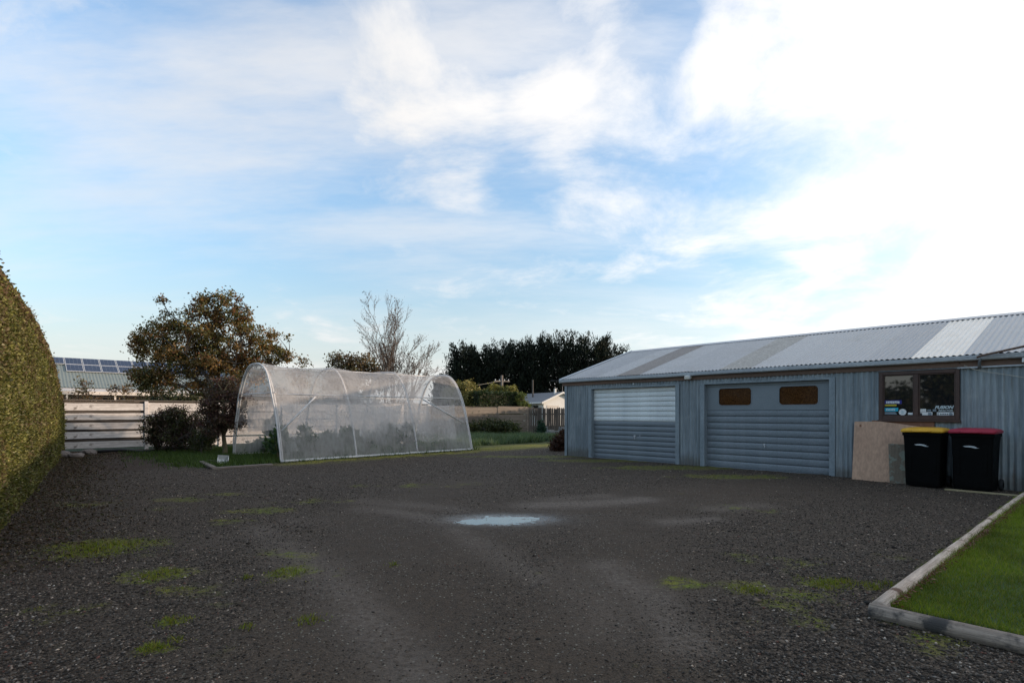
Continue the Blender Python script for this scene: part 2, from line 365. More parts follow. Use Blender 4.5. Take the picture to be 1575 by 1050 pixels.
def seg_dist(X, Y, a, b):
    ax, ay = a; bx, by = b; t = np.clip(((X-ax)*(bx-ax)+(Y-ay)*(by-ay))/((bx-ax)**2+(by-ay)**2+1e-9), 0, 1)
    return np.hypot(X-ax-t*(bx-ax), Y-ay-t*(by-ay))
def polyline(X, Y, pts, w):
    d = 1e9
    for p, q in zip(pts[:-1], pts[1:]): d = np.minimum(d, seg_dist(X, Y, gpx(*p), gpx(*q)))
    return np.exp(-(d/w)**2)
def fields(X, Y):
    nA = fbm(X, Y, 5, 1.1); nB = fbm(X+31, Y+9, 5, 3.3); nC = fbm(X+7, Y+77, 4, 9.0); nD = fbm(X-11, Y+40, 3, .45)
    moss = np.zeros_like(X)
    for px, py, rx, ry, a in ((160, 838, .55, .30, 1.0), (135, 850, .5, .35, .5), (235, 885, .30, .25, .9), (285, 905, .4, .25, .55), (450, 875, .22, .3, .55), (440, 850, .3, .3, .3),
            (345, 800, .45, .3, .42), (405, 785, .55, .35, .5), (275, 768, .5, .3, .5), (130, 775, .6, .3, .4), (470, 772, .8, .3, .35), (640, 747, 1.1, .4, .36), (240, 780, .5, .3, .4),
            (1275, 898, .20, .11, 1.0), (1190, 930, .3, .2, .5), (1225, 915, .3, .2, .6), (1215, 865, .4, .4, .34), (1150, 855, .3, .3, .4), (1160, 905, .25, .25, .5), (1040, 895, .25, .25, .6), (1130, 780, .5, .3, .36), (1170, 785, .4, .25, .36),
            (1250, 960, .5, .2, .4), (1420, 985, .35, .2, .45), (1400, 955, .4, .15, .4), (1330, 905, .3, .15, .4), (1395, 860, .4, .3, .35), (1040, 719, 1.6, .5, 1.0), (920, 708, 1.6, .5, 1.1), (1130, 733, 1.2, .4, .8), (800, 702, 2.0, .5, .8), (355, 760, .5, .2, .5),
            (340, 930, .2, .12, .4), (265, 955, .12, .08, .9), (235, 998, .10, .07, .9), (800, 1010, .5, .2, .1), (110, 940, .5, .3, .3), (570, 890, .8, .4, .12)):
        cx_, cy_ = gpx(px, py); moss = np.maximum(moss, a*np.exp(-(((X-cx_)/rx)**2+((Y-cy_)/ry)**2)))
    moss = sstep(.27, .64, moss*1.25+(nB-.5)*.9+(nC-.5)*.45)
    trk = np.zeros_like(X)
    for pts, w, a in (([(395, 812), (470, 865), (545, 925), (640, 1040)], .24, .52), ([(560, 780), (690, 800), (760, 800)], .22, .5), ([(700, 815), (760, 850), (830, 890)], .2, .4),
            ([(820, 776), (900, 774), (985, 768)], .30, 1.0), ([(850, 768), (930, 762)], .25, .5), ([(1030, 803), (1090, 798)], .22, .8), ([(1100, 782), (1170, 776)], .25, .6), ([(560, 770), (700, 782)], .25, .4),
            ([(930, 870), (1010, 920), (1050, 990)], .22, .65), ([(880, 880), (960, 960)], .4, .3), ([(350, 830), (460, 800)], .3, .3)):
        trk = np.maximum(trk, a*polyline(X, Y, pts, w))
    trk = np.clip(trk*(.6+1.15*nB), 0, 1)
    # worn wheel-ways are firm and fine, the margins hold loose coarse chip
    way = np.maximum.reduce([polyline(X, Y, [(560, 1040), (620, 880), (760, 800), (1000, 770), (1180, 745)], 1.1), polyline(X, Y, [(900, 1040), (960, 900), (980, 800)], .8), polyline(X, Y, [(620, 880), (600, 790), (700, 745)], .9)])
    coarse = np.clip(1.05-way+(nA-.5)*.9, 0, 1)
    # distances to features
    lx = (X-TO.x)*ta.x+(Y-TO.y)*ta.y; ly = (X-TO.x)*tb.x+(Y-TO.y)*tb.y
    fd = (X-FO.x)*fn.x+(Y-FO.y)*fn.y                      # <0 on the yard side of the fence
    fl = (X-FO.x)*fx.x+(Y-FO.y)*fx.y
    edge = ly+.45+(nA-.5)*1.1                             # garden begins past the tunnel's front line
    green = sstep(-.15, .45, edge)*sstep(-2.7, -1.2, lx+(nB-.5)*2.2-.12*np.maximum(ly-3, 0))
    green = np.maximum(green, sstep(-.3, .4, fd))
    verge = np.exp(-((ly+.45+(nB-.5)*.6)/.45)**2)*sstep(-1.0, .6, lx)*sstep(.25, .6, nB+.1)
    verge = np.maximum(verge, np.exp(-((ly-.1)/1.0)**2)*sstep(6.3, 7.5, lx)*.95)
    soil = sstep(.2, 1.0, ly+(nA-.5)*1.6)*(1-green)*sstep(-.2, .8, -lx)
    hd = (X+5.56)*.8+(Y-6.0)*.6                           # distance from the hedge's face
    litter = np.exp(-(np.maximum(hd, 0)/.9)**2)
    return dict(moss=moss, track=trk, coarse=coarse, green=green, verge=np.clip(verge, 0, 1), soil=soil, litter=litter, nA=nA, nB=nB, nC=nC, nD=nD)
fl_ = fields(GX, GY)
PUD = gpx(776, 797)
def ground_z(X, Y, f):
    z = (f['nA']-.5)*.035+(f['nB']-.5)*.012*np.where(Y < 14, 1, .4)+(f['nC']-.5)*.007
    pr = np.sqrt(((X-PUD[0])/.66)**2+((Y-PUD[1])/.46)**2)
    pr2 = np.sqrt(((X-gpx(705, 797)[0])/.35)**2+((Y-gpx(700, 800)[1])/.2)**2)
    z = z*sstep(.2, 1.6, pr)-.030*np.exp(-pr**2)-.010*np.exp(-pr2**2)+(fbm(X+3, Y*2.2, 5, 6.0)-.5)*.030*np.exp(-(pr*.7)**2)+(fbm(X*1.0+13, Y*1.0, 3, 24.0)-.5)*.016*np.exp(-(pr*.6)**2)
    return z
GZ = ground_z(GX, GY, fl_)
idx = np.arange(nx*ny).reshape(ny, nx)
gf = np.stack([idx[:-1, :-1], idx[:-1, 1:], idx[1:, 1:], idx[1:, :-1]], -1).reshape(-1, 4)
def ground_mat():
    t = NT('gravel_ground')
    A = {k: t.attr(k, 'Fac') for k in ('moss', 'track', 'coarse', 'green', 'verge', 'soil', 'litter')}
    big = t.noise(.35, 4, .6); med = t.noise(2.3, 5, .62); fine = t.noise(95, 3, .7)
    vc = t.vor(62, 'F1', 1); vs = t.n('ShaderNodeSeparateColor'); t.l(vc, vs.inputs[0])
    vd = t.vor(62, 'F1', 0); vd2 = t.vor(150, 'F1', 0); vc2 = t.vor(150, 'F1', 1); vs2 = t.n('ShaderNodeSeparateColor'); t.l(vc2, vs2.inputs[0])
    base = t.mix(t.rng(big, .35, .65), (0.0326, 0.0229, 0.0152), (0.0500, 0.0339, 0.0210))
    base = t.mix(t.math('MULTIPLY', t.rng(t.noise(18.2476, 3.7524, 0.3975), .40, .66), .55), base, (0.0749, 0.0528, 0.0347)); base = t.mix(t.rng(med, .35, .68, 0, .6), base, (0.0614, 0.0394, 0.0229))
    chip = t.mix(t.rng(vs.outputs[0], .55, 1, 0, 1), t.mix(vs.outputs[1], (0.0172, 0.0130, 0.0093), (0.0788, 0.0584, 0.0408)), (0.2017, 0.1497, 0.1053))
    chipf = t.mix(vs2.outputs[0], (0.0106, 0.0077, 0.0055), (0.1200, 0.0852, 0.0570))
    mot = t.vor(21, 'F1', 1); ms_ = t.n('ShaderNodeSeparateColor'); t.l(mot, ms_.inputs[0]); base = t.mix(.5, base, t.mix(ms_.outputs[0], (0.5390, 0.5418, 0.5040), (1.4700, 1.3696, 1.1357)), 'MULTIPLY')
    col = t.mix(.6, base, chipf)
    speck = t.vor(30, 'F1', 0); sk = t.n('ShaderNodeSeparateColor'); t.l(t.vor(30, 'F1', 1), sk.inputs[0]); col = t.mix(t.math('MULTIPLY', t.rng(speck, .16, .24, 1, 0), t.rng(sk.outputs[2], .80, .84)), col, (0.2352, 0.2167, 0.1680))
    col = t.mix(t.math('MULTIPLY', A['coarse'], t.rng(med, .35, .6, .35, .8)), col, chip)
    col = t.mix(t.math('MULTIPLY', t.math('MULTIPLY', A['track'], .95), t.rng(t.noise(23.5200, 4.4250, 0.5616), .34, .60, .25, 1)), col, t.mix(t.rng(fine, .3, .7), (.112, .087, .067), (.20, .162, .130)))
    brown = t.mix(t.rng(fine, .35, .65), (0.0288, 0.0158, 0.0087), (0.0720, 0.0410, 0.0222))
    col = t.mix(t.math('MULTIPLY', A['litter'], t.rng(med, .35, .65, .25, .8)), col, brown)
    col = t.mix(t.math('MULTIPLY', A['soil'], t.rng(med, .3, .6, .55, 1)), col, brown)
    gcol = t.mix(t.rng(med, .3, .7), (.030, .052, .016), (.060, .088, .028))
    col = t.mix(A['green'], col, t.mix(t.rng(fine, .3, .7), gcol, (.028, .036, .016)))
    mcol = t.mix(t.rng(med, .35, .65), (.145, .18, .012), (.20, .18, .022)); mcol = t.mix(t.rng(fine, .3, .55), (.075, .09, .010), mcol)
    mf = t.math('MULTIPLY', A['moss'], t.rng(t.noise(14, 5, .7), .38, .62), True)
    col = t.mix(t.math('MULTIPLY', mf, .95), col, mcol)
    vcol = t.mix(t.rng(t.noise(9, 4, .6), .35, .65), (.20, .21, .025), (.27, .215, .045))
    col = t.mix(t.math('MULTIPLY', A['verge'], t.rng(t.noise(5, 4, .6), .3, .5, .3, 1)), col, vcol)
    t.set(col=col, rough=t.math('SUBTRACT', t.rng(fine, .3, .7, .75, .95), t.math('MULTIPLY', t.attr('wet', 'Fac'), .62)), spec=.25)
    t.set(coat=t.math('MULTIPLY', t.rng(t.attr('wet', 'Fac'), .25, .85), t.rng(t.noise(38, 4, .7), .30, .62))); t.b.inputs['Coat Roughness'].default_value = .16
    h1 = t.math('MULTIPLY', t.math('SUBTRACT', 1., t.rng(vd, 0, .75)), t.math('ADD', .25, A['coarse']))
    b1 = t.bump(h1, .9, .010); b2 = t.bump(vd2, .5, .004, b1); t.bump(fine, .4, .004, b2)
    return t.m
M['ground'] = ground_mat()
fl_['wet'] = np.exp(-(((GX-PUD[0])/.78)**2+((GY-PUD[1])/.44)**2))
keys = ('wet', 'moss', 'track', 'coarse', 'green', 'verge', 'soil', 'litter')
gme = nmesh('gravel_yard', np.stack([GX, GY, GZ], -1).reshape(-1, 3), gf, M['ground'], None, True, {k: fl_[k].ravel() for k in keys})
struct(link('gravel_yard', gme))
tg = NT('far_grass'); a_ = tg.noise(.05, 5, .6); tg.set(col=tg.mix(tg.rng(a_, .35, .65), (.035, .055, .018), (.065, .075, .03)), rough=.95)
mb = MB(); mb.add([(-1800, -600, -.07), (1800, -600, -.07), (1800, 2600, -.07), (-1800, 2600, -.07)], [(0, 1, 2, 3)])
struct(part('ground', mb, tg.m, None))
# puddle: a level sheet that the hollow's own rim trims
tw = NT('puddle_water'); wa = tw.noise(7, 3, .5); tw.set(col=(.05, .048, .045), rough=.07, ior=1.75, spec=.9); tw.bump(wa, .03, .01)
mb = MB(); th = np.linspace(0, 2*math.pi, 48, endpoint=False)
mb.add([(PUD[0]-.08+.98*math.cos(t), PUD[1]+.5*math.sin(t), -.0205) for t in th], [tuple(range(48))])
struct(part('puddle', mb, tw.m, None))

def gsample(X, Y): return ground_z(X, Y, fields(X, Y))
# ---- loose stone chips
def scatter_px(N, y0, y1, pw):
    """points denser towards the viewer's end of the yard, where single chips can be told apart"""
    py = 634+(y0-634)*((y1-634)/(y0-634))**(rng.random(N)**pw); Y = F*CAM_H/(py-634); px = rng.uniform(-60, 1640, N)
    return (px-787.5)/F*Y, Y
def in_lawn(X, Y): return (((X-2.50)*u.x+(Y-3.72)*u.y) > -.12) & (((X-2.50)*n_.x+(Y-3.72)*n_.y) > -.12)
def in_shed(X, Y): return (((X-SH.x)*n_.x+(Y-SH.y)*n_.y) > -.02) & (((X-SH.x)*u.x+(Y-SH.y)*u.y) > -.05)
X, Y = scatter_px(270000, 690, 1075, .85)
f = fields(X, Y)
pr = np.sqrt(((X-PUD[0])/.8)**2+((Y-PUD[1])/.42)**2)
keep = (rng.random(len(X)) < (.10+.85*f['coarse'])*(1-.85*f['track'])*(1-f['green'])*(1-.6*f['moss'])*(1-.8*f['soil'])*np.where(pr < 1.1, .5, 1)) & ~in_lawn(X, Y) & ~in_shed(X, Y) & ((X+5.56)*.8+(Y-6.0)*.6 > -.1)
X, Y = X[keep], Y[keep]; Z = ground_z(X, Y, {k: f[k][keep] for k in f}); N = len(X)
sz = (.0026+.0075*rng.random(N)**2.6)*(1+.02*Y)*(.75+.5*f['coarse'][keep]); big = rng.random(N) < .006; sz[big] *= rng.uniform(1.6, 2.6, big.sum())
octv = np.array([(1, 0, 0), (-.9, .1, 0), (.1, 1, 0), (0, -.95, .1), (.1, .1, .75), (0, 0, -.7)], np.float32); octf = np.array([(0, 2, 4), (2, 1, 4), (1, 3, 4), (3, 0, 4), (2, 0, 5), (1, 2, 5), (3, 1, 5), (0, 3, 5)])
V = octv[None]*(1+.35*(rng.random((N, 6, 3))-.5))*np.stack([rng.uniform(.8, 1.4, N), rng.uniform(.6, 1.1, N), rng.uniform(.5, .9, N)], -1)[:, None, :]
a = rng.random(N)*6.283; ca, sa = np.cos(a)[:, None], np.sin(a)[:, None]
V = np.stack([V[..., 0]*ca-V[..., 1]*sa, V[..., 0]*sa+V[..., 1]*ca, V[..., 2]], -1)*sz[:, None, None]
V += np.stack([X, Y, Z+sz*.22], -1)[:, None, :]
g = rng.random(N); tone = .022+.14*g**2.2; tone[rng.random(N) < .05] = .24; tone[rng.random(N) < .014] = .46
warm = rng.random(N)[:, None]; C = tone[:, None]*(np.array([1.0, .88, .74])*(1-warm)+np.array([1.18, .86, .62])*warm); C[rng.random(N) < .01] = (.16, .07, .05)
ts = NT('stone_chip'); ts.set(col=ts.attr('tone'), rough=.85, spec=.25)
sm = nmesh('gravel_chips', V.reshape(-1, 3), (octf[None]+6*np.arange(N)[:, None, None]).reshape(-1, 3), ts.m, np.repeat(C, 6, 0))
stuff(link('gravel_chips', sm))

# ---- blades
def blades(name, X, Y, Z, h, w, C, lean=.5, parent=None):
    N = len(X); a = rng.random(N)*6.283; b = rng.random(N)*6.283; ln = lean*h*rng.random(N)
    p = np.stack([X, Y, Z], -1); dxy = np.stack([np.cos(a), np.sin(a), 0*a], -1)*(w/2)[:, None]
    tip = p+np.stack([np.cos(b)*ln, np.sin(b)*ln, h], -1)
    V = np.stack([p-dxy, p+dxy, tip], 1).reshape(-1, 3)
    me = nmesh(name, V, np.arange(3*N).reshape(-1, 3), M['grass'], np.repeat(C, 3, 0))
    return stuff(link(name, me, parent))
def pal(N, cols, jit=.25):
    cols = np.array(cols); i = rng.integers(0, len(cols), N); return cols[i]*(1+jit*(rng.random((N, 1))*2-1))
# lawn behind the logs
LC = Vector((2.50, 3.72, 0))
mb = MB(); q = [LC+n_*.02+u*.02, LC+u*9+n_*.02, LC+u*9+n_*8.3, LC+u*.02+n_*8.3]
L0 = len(mb.v); mb.add([(p.x, p.y, .055) for p in q]+[(p.x, p.y, -.05) for p in q], [(0, 1, 2, 3), (0, 4, 5, 1), (3, 2, 6, 7), (0, 3, 7, 4), (1, 5, 6, 2)])
tl = NT('lawn_soil'); tl.set(col=tl.mix(tl.rng(tl.noise(5, 4, .6), .3, .7), (.028, .062, .010), (.045, .080, .014)), rough=.9)
struct(part('lawn', mb, tl.m, None))
N = 270000; s_ = 7.5*rng.random(N)**1.6; tt = 8.2*rng.random(N)**1.25
s_ = s_-.03+.02*np.sin(tt*9); tt = tt-.02; X = LC.x+u.x*s_+n_.x*(tt+.03); Y = LC.y+u.y*s_+n_.y*(tt+.03); nn = fbm(X, Y, 4, 2.2); nn2 = fbm(X+50, Y, 3, .8)
C = pal(N, [(.12, .175, .010), (.15, .20, .012), (.095, .14, .009), (.22, .22, .03)], .22)*(.35+1.25*nn)[:, None]*(.7+.6*nn2)[:, None]; C[rng.random(N) < .03] = (.14, .12, .05)
blades('lawn_grass', X, Y, np.full(N, .05), (.018+.028*rng.random(N))*(.75+.6*nn2), np.full(N, .0042)*(1+.1*tt), C, 1.1)
# moss and weed tufts on the gravel
X, Y = scatter_px(330000, 690, 1060, 1.0); f = fields(X, Y)
tuft = np.zeros_like(X)
for px, py, r_ in ((268, 955, .09), (235, 997, .06), (378, 965, .05), (605, 868, .05), (160, 842, .35), (238, 885, .14), (1340, 903, .10), (1275, 899, .16), (1300, 897, .10), (1365, 900, .08), (380, 888, .05), (450, 880, .15), (475, 953, .08), (1155, 907, .10), (1500, 975, .1), (268, 985, .05)):
    cx_, cy_ = gpx(px, py); tuft = np.maximum(tuft, np.exp(-((X-cx_)**2+(Y-cy_)**2)/r_**2))
pk = np.clip(f['moss']*.40*sstep(.42, .62, fbm(X+5, Y, 4, 6.0))+f['verge']*.5+tuft*.9, 0, 1)*(1-f['track'])
keep = (rng.random(len(X)) < pk) & ~in_lawn(X, Y) & ~in_shed(X, Y); N = keep.sum()
X, Y = X[keep], Y[keep]; tf = tuft[keep]; vg = f['verge'][keep]
C = pal(N, [(.15, .18, .014), (.12, .15, .012), (.19, .17, .022)], .3); C = np.where((vg > .4)[:, None], pal(N, [(.21, .21, .025), (.27, .22, .045), (.13, .16, .022)], .25), C)
blades('moss_tufts', X, Y, gsample(X, Y), (.005+.007*rng.random(N))*(1+tf*3)*(1+vg*2.5)*(1+.03*Y), .006*(1+.05*Y)*np.ones(N), C, 1.2)
# ------------------------------------------------------------------ the corrugated shed (local x along the front, y into the shed)
shed = thing('corrugated_shed', 'long blue grey corrugated iron shed with two garage doors and a galvanised gable roof', 'shed', SH, SH_RZ)
EAVE, RIDGE, HALF, LEN = 2.34, 3.49, 3.6, 20.0
def corr(x0, x1, a, b, prof, pitch=.094, amp=.019, seg=6, phase=0, rows=1):
    """corrugated sheet: prof(t in 0..1) -> (y, z) along the sheet, normal (ny, nz)"""
    m = MB(); n = max(2, int(round((x1-x0)/pitch*seg)))
    for j in range(rows+1):
        t = a+(b-a)*j/rows; (y, z), (qy, qz) = prof(t)
        for i in range(n+1):
            x = x0+(x1-x0)*i/n; h = amp*math.sin(2*math.pi*(x+phase)/pitch)
            m.v.append((x, y+qy*h, z+qz*h))
    for j in range(rows):
        for i in range(n): k = j*(n+1)+i; m.f.append((k, k+1, k+n+2, k+n+1))
    return m
def wall_sheet(x0, x1, z0, z1, y=0, mat='wall'):
    # vertical sheets 762 mm wide, each lapping its neighbour by standing 2 mm prouder
    x = x0; k = 0
    while x < x1-.01:
        e = min(x+.762, x1)
        if x1-e < .2: e = x1
        yy = y-.002*(k % 2)+rnd.uniform(-.001, .001)
        part('wall_sheet', corr(x, e, z0, z1, lambda t: ((yy, t), (-1, 0))), M[mat], shed, True); x = e; k += 1
D1, D2, WIN = (1.06, 3.92), (4.72, 7.60), (8.50, 9.77)
HEAD = 2.045
wall_sheet(0, D1[0]-.10, -.04, 2.24); wall_sheet(D1[0]-.10, D1[1]+.10, HEAD+.02, 2.24); wall_sheet(D1[1]+.10, D2[0]-.10, -.04, 2.24)
wall_sheet(D2[0]-.10, D2[1]+.10, HEAD+.02, 2.24); wall_sheet(D2[1]+.10, WIN[0]+.03, -.04, 2.24)
wall_sheet(WIN[0]+.03, WIN[1]-.03, -.04, 1.25); wall_sheet(WIN[0]+.03, WIN[1]-.03, 2.12, 2.24); wall_sheet(WIN[1]-.03, LEN, -.04, 2.24)
part('side_wall', MB().add([(.0, .03, -.05), (0, .03, 2.3), (0, HALF, 3.42), (0, 2*HALF, 2.3), (0, 2*HALF, -.05), (.04, .03, -.05), (.04, .03, 2.3), (.04, HALF, 3.42), (.04, 2*HALF, 2.3), (.04, 2*HALF, -.05)],
     [(0, 1, 2, 3, 4), (9, 8, 7, 6, 5), (0, 5, 6, 1), (3, 8, 9, 4)]), M['wall'], shed)
part('side_wall', MB().add([(LEN, .03, -.05), (LEN, .03, 2.3), (LEN, HALF, 3.42), (LEN, 2*HALF, 2.3), (LEN, 2*HALF, -.05)], [(4, 3, 2, 1, 0)]), M['wall'], shed)
part('rear_wall', MB().box(.05, LEN-.01, 2*HALF-.05, 2*HALF, -.05, 2.3), M['wall'], shed)
part('corner_flashing', MB().box(-.012, .075, -.026, -.012, -.02, 2.235).box(-.026, -.012, -.026, .09, -.02, 2.235), M['trim'], shed, bevel=.003)
# roof
def rprof(t): return ((-.10+t*(HALF+.10), EAVE+.045+t*(RIDGE-EAVE)), (-.304, .953))
def rprof_back(t): return ((2*HALF+.10-t*(HALF+.10), EAVE+.045+t*(RIDGE-EAVE)), (.304, .953))
x = -.25; k = 0
while x < LEN-.05:
    x0, x1 = max(x, -.14), min(x+.775, LEN+.1)
    mm = {3: 'roof_old', 7: 'roof_dull', 12: 'roof_sunglow'}.get(k, 'roof')
    lift = .003*(k % 2)
    m = corr(x0, x1, 0, 1, lambda t: ((rprof(t)[0][0], rprof(t)[0][1]+lift), rprof(t)[1]), amp=.012, rows=2, phase=.01)
    lab = {3: 'weathered tan roof sheet', 7: 'dull translucent fibreglass roof sheet', 12: 'translucent roof sheet with sun glow painted in cream'}.get(k)
    part('roof_sheet', m, M[mm], shed, True, label=lab); x += .775; k += 1
part('rear_roof', corr(-.14, LEN+.1, 0, 1, rprof_back, seg=4), M['roof'], shed, True)
rz = RIDGE+.045
part('ridge_cap', MB().add([(-.17, HALF-.20, rz-.045), (LEN+.1, HALF-.20, rz-.045), (LEN+.1, HALF-.03, rz+.025), (LEN+.1, HALF+.03, rz+.025), (LEN+.1, HALF+.2, rz-.045), (-.17, HALF-.03, rz+.025), (-.17, HALF+.03, rz+.025), (-.17, HALF+.2, rz-.045)],
     [(0, 1, 2, 5), (5, 2, 3, 6), (6, 3, 4, 7)]), M['steel'], shed)
def barge(y0, z0, y1, z1): return MB().add([(-.17, y0, z0-.10), (-.17, y1, z1-.10), (-.17, y1, z1+.03), (-.17, y0, z0+.03), (-.145, y0, z0-.10), (-.145, y1, z1-.10), (-.05, y1, z1+.03), (-.05, y0, z0+.03)],
     [(0, 3, 2, 1), (3, 7, 6, 2), (4, 5, 6, 7), (0, 1, 5, 4), (0, 4, 7, 3)])
part('barge_flashing', barge(-.12, EAVE+.03, HALF, RIDGE+.05), M['gutter'], shed); part('barge_flashing', barge(2*HALF+.12, EAVE+.03, HALF, RIDGE+.05), M['gutter'], shed)
# gutter with a rolled lip, brackets
g = MB(); prof = [(-.035, EAVE-.055), (-.10, EAVE-.065), (-.135, EAVE-.045), (-.15, EAVE+.015), (-.15, EAVE+.028), (-.142, EAVE+.028), (-.142, EAVE+.015), (-.128, EAVE-.035), (-.10, EAVE-.052), (-.045, EAVE-.045), (-.045, EAVE+.02), (-.035, EAVE+.02)]
m = len(prof); xs = np.linspace(-.16, LEN, 12)
for x in xs: g.v += [(x, y, z+.006*math.sin(x*1.3)) for y, z in prof]
for i in range(len(xs)-1):
    for k in range(m): g.f.append((i*m+k, i*m+(k+1) % m, (i+1)*m+(k+1) % m, (i+1)*m+k))
g.f += [tuple(range(m)), tuple(range((len(xs)-1)*m, len(xs)*m))]
part('gutter', g, M['gutter'], shed)
xx = -.13
for L_ in (5.1, 4.8, 4.9, 5.2): part('fascia_board', MB().box(xx, min(xx+L_-.004, LEN), -.032, -.012, 2.175, 2.33), M['fascia'], shed, bevel=.004); xx += L_
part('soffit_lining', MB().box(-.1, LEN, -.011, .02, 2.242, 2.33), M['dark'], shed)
# near-black sheet standing in for the unlit interior behind doors and window
part('interior_dark_sheet', MB().box(.3, LEN-.3, .30, .33, .0, 2.2), M['dark'], shed)
part('floor_slab', MB().box(.03, LEN, .17, 2*HALF-.06, -.08, .008), M['concrete'], shed)
# doorways
for (a, b) in (D1, D2):
    for x0, x1 in ((a-.105, a+.012), (b-.012, b+.105)):
        part('door_jamb', MB().box(x0, x1, -.030, .16, -.03, HEAD+.02), M['trim'], shed, bevel=.004)
    part('door_head', MB().box(a-.10, b+.10, -.014, .15, HEAD+.002, HEAD+.05), M['trim'], shed, bevel=.003)
def slat_mb(x0, x1, h, y, dome, lip=.012):
    n = 8; pts = [(y+lip, 0), (y+lip, .006)]+[(y+.004-dome*math.sin(math.pi*(i/(n)))**.6, .008+(h-.012)*i/n) for i in range(n+1)]+[(y+lip, h)]
    m = MB(); c = len(pts)
    m.v = [(x0, p, z) for p, z in pts]+[(x1, p, z) for p, z in pts]; m.f = [(i, i+c, i+c+1, i+1) for i in range(c-1)]
    return m
def roller_handle(x, z, y, parent, mat='steel', s=1.0):
    m = MB().tube([(x, y, z), (x, y-.03, z)], .016*s, 8).tube([(x-.005, y-.03, z+.005), (x+.03*s, y-.04, z-.035*s), (x+.03*s, y-.04, z-.075*s)], .009*s, 6).box(x-.03*s, x+.03*s, y-.004, y, z-.03*s, z+.03*s)
    return part('handle', m, M[mat], parent)
# door 1: roller door of fifteen slats, upper seven faded pale
a, b = D1[0]+.012, D1[1]-.012
rd = part('roller_door', MB().box(a, b, .155, .165, -.02, HEAD), M['dark'], shed, label='roller door with pale upper slats and slate grey lower slats')
hs = HEAD/15
base_p = mesh('slat', slat_mb(a, b, hs, .108, .015, .017), M['door_pale'], True); base_g = mesh('slat', slat_mb(a, b, hs, .108, .015, .017), M['door_grey'], True)
for k in range(15):
    o = link('slat', base_p if k >= 8 else base_g, rd, (0, rnd.uniform(-.0015, .0015), k*hs+.004)); o['label'] = 'faded pale grey door slat' if k >= 8 else 'slate grey door slat'
part('bottom_rail', MB().box(a, b, .085, .13, -.02, .012), M['door_grey'], rd, bevel=.003)
roller_handle(2.55, .68, .086, rd, s=1.0); part('lock_barrel', MB().tube([(2.72, .10, .70), (2.72, .08, .70)], .014, 10), M['steel'], rd)
# door 2: panel with two bronze windows over nine slats
a, b = D2[0]+.012, D2[1]-.012
td = part('panel_door', MB().box(a, b, .150, .160, -.02, HEAD), M['dark'], shed, label='tilting garage door with two round cornered brown windows')
PZ = 1.405; W2 = ((5.05, 5.86), (6.51, 7.33)); WZ = (1.525, 1.935)
def rrect(x0, x1, z0, z1, r, n=6):
    pts = []
    for cx_, cz_, a0 in ((x1-r, z1-r, 0), (x0+r, z1-r, 90), (x0+r, z0+r, 180), (x1-r, z0+r, 270)):
        for i in range(n+1): t = R(a0+90*i/n); pts.append((cx_+r*math.cos(t), cz_+r*math.sin(t)))
    return pts
def panel_with_hole(x0, x1, z0, z1, hole, y0, y1):
    """flat panel with one rounded hole; rim returned inward"""
    m = MB(); N_ = len(hole); cx_ = sum(p[0] for p in hole)/N_; cz_ = sum(p[1] for p in hole)/N_
    out = []
    for (hx, hz) in hole:
        dx_, dz_ = hx-cx_, hz-cz_; s_ = min(((x1-cx_) if dx_ > 0 else (x0-cx_))/dx_ if abs(dx_) > 1e-6 else 1e9, ((z1-cz_) if dz_ > 0 else (z0-cz_))/dz_ if abs(dz_) > 1e-6 else 1e9)
        out.append((cx_+dx_*s_, cz_+dz_*s_))
    m.v = [(x, y0, z) for x, z in out]+[(x, y0, z) for x, z in hole]+[(x, y1, z) for x, z in hole]
    for i in range(N_):
        j = (i+1) % N_; m.f += [(i, j, j+N_, i+N_), (i+N_, j+N_, j+2*N_, i+2*N_)]
    for (X_, Z_) in ((x0, z0), (x1, z0), (x1, z1), (x0, z1)):     # corners of the panel
        q = sorted(range(N_), key=lambda i: (out[i][0]-X_)**2+(out[i][1]-Z_)**2)
        on_v = [i for i in q if abs(out[i][0]-X_) < 1e-5][0:1]; on_h = [i for i in q if abs(out[i][1]-Z_) < 1e-5][0:1]
        if on_v and on_h and on_v != on_h: m.v.append((X_, y0, Z_)); m.f.append((on_v[0], on_h[0], len(m.v)-1))
    return m
mid = (W2[0][1]+W2[1][0])/2
pm = panel_with_hole(a, mid, PZ, HEAD-.005, rrect(*W2[0], *WZ, .075), .10, .125); p2_ = panel_with_hole(mid, b, PZ, HEAD-.005, rrect(*W2[1], *WZ, .075), .10, .125)
pm.add(p2_.v, p2_.f); part('upper_panel', pm, M['door_panel'], td)
for w in W2:
    part('window_pane', MB().prism(rrect(w[0]-.004, w[1]+.004, WZ[0]-.004, WZ[1]+.004, .078), .121, .128), M['bronze'], td)
    hole = rrect(w[0], w[1], *WZ, .075); ho = rrect(w[0]-.018, w[1]+.018, WZ[0]-.018, WZ[1]+.018, .09); nn_ = len(hole)
    m = MB(); m.v = [(x, .094, z) for x, z in ho]+[(x, .094, z) for x, z in hole]+[(x, .12, z) for x, z in hole]+[(x, .1, z) for x, z in ho]
    for i in range(nn_): j = (i+1) % nn_; m.f += [(i, j, j+nn_, i+nn_), (i+nn_, j+nn_, j+2*nn_, i+2*nn_), (i+3*nn_, j+3*nn_, j, i)]
    part('window_gasket', m, M['door_grey'], td)
hs = PZ/9
sl9 = mesh('slat', slat_mb(a, b, hs, .112, .013, .018), M['door_grey'], True)
for k in range(9): link('slat', sl9, td, (0, rnd.uniform(-.0015, .0015), k*hs+.002))
part('top_rail', MB().box(a, b, .080, .099, HEAD-.055, HEAD-.004), M['door_panel'], td, bevel=.004)
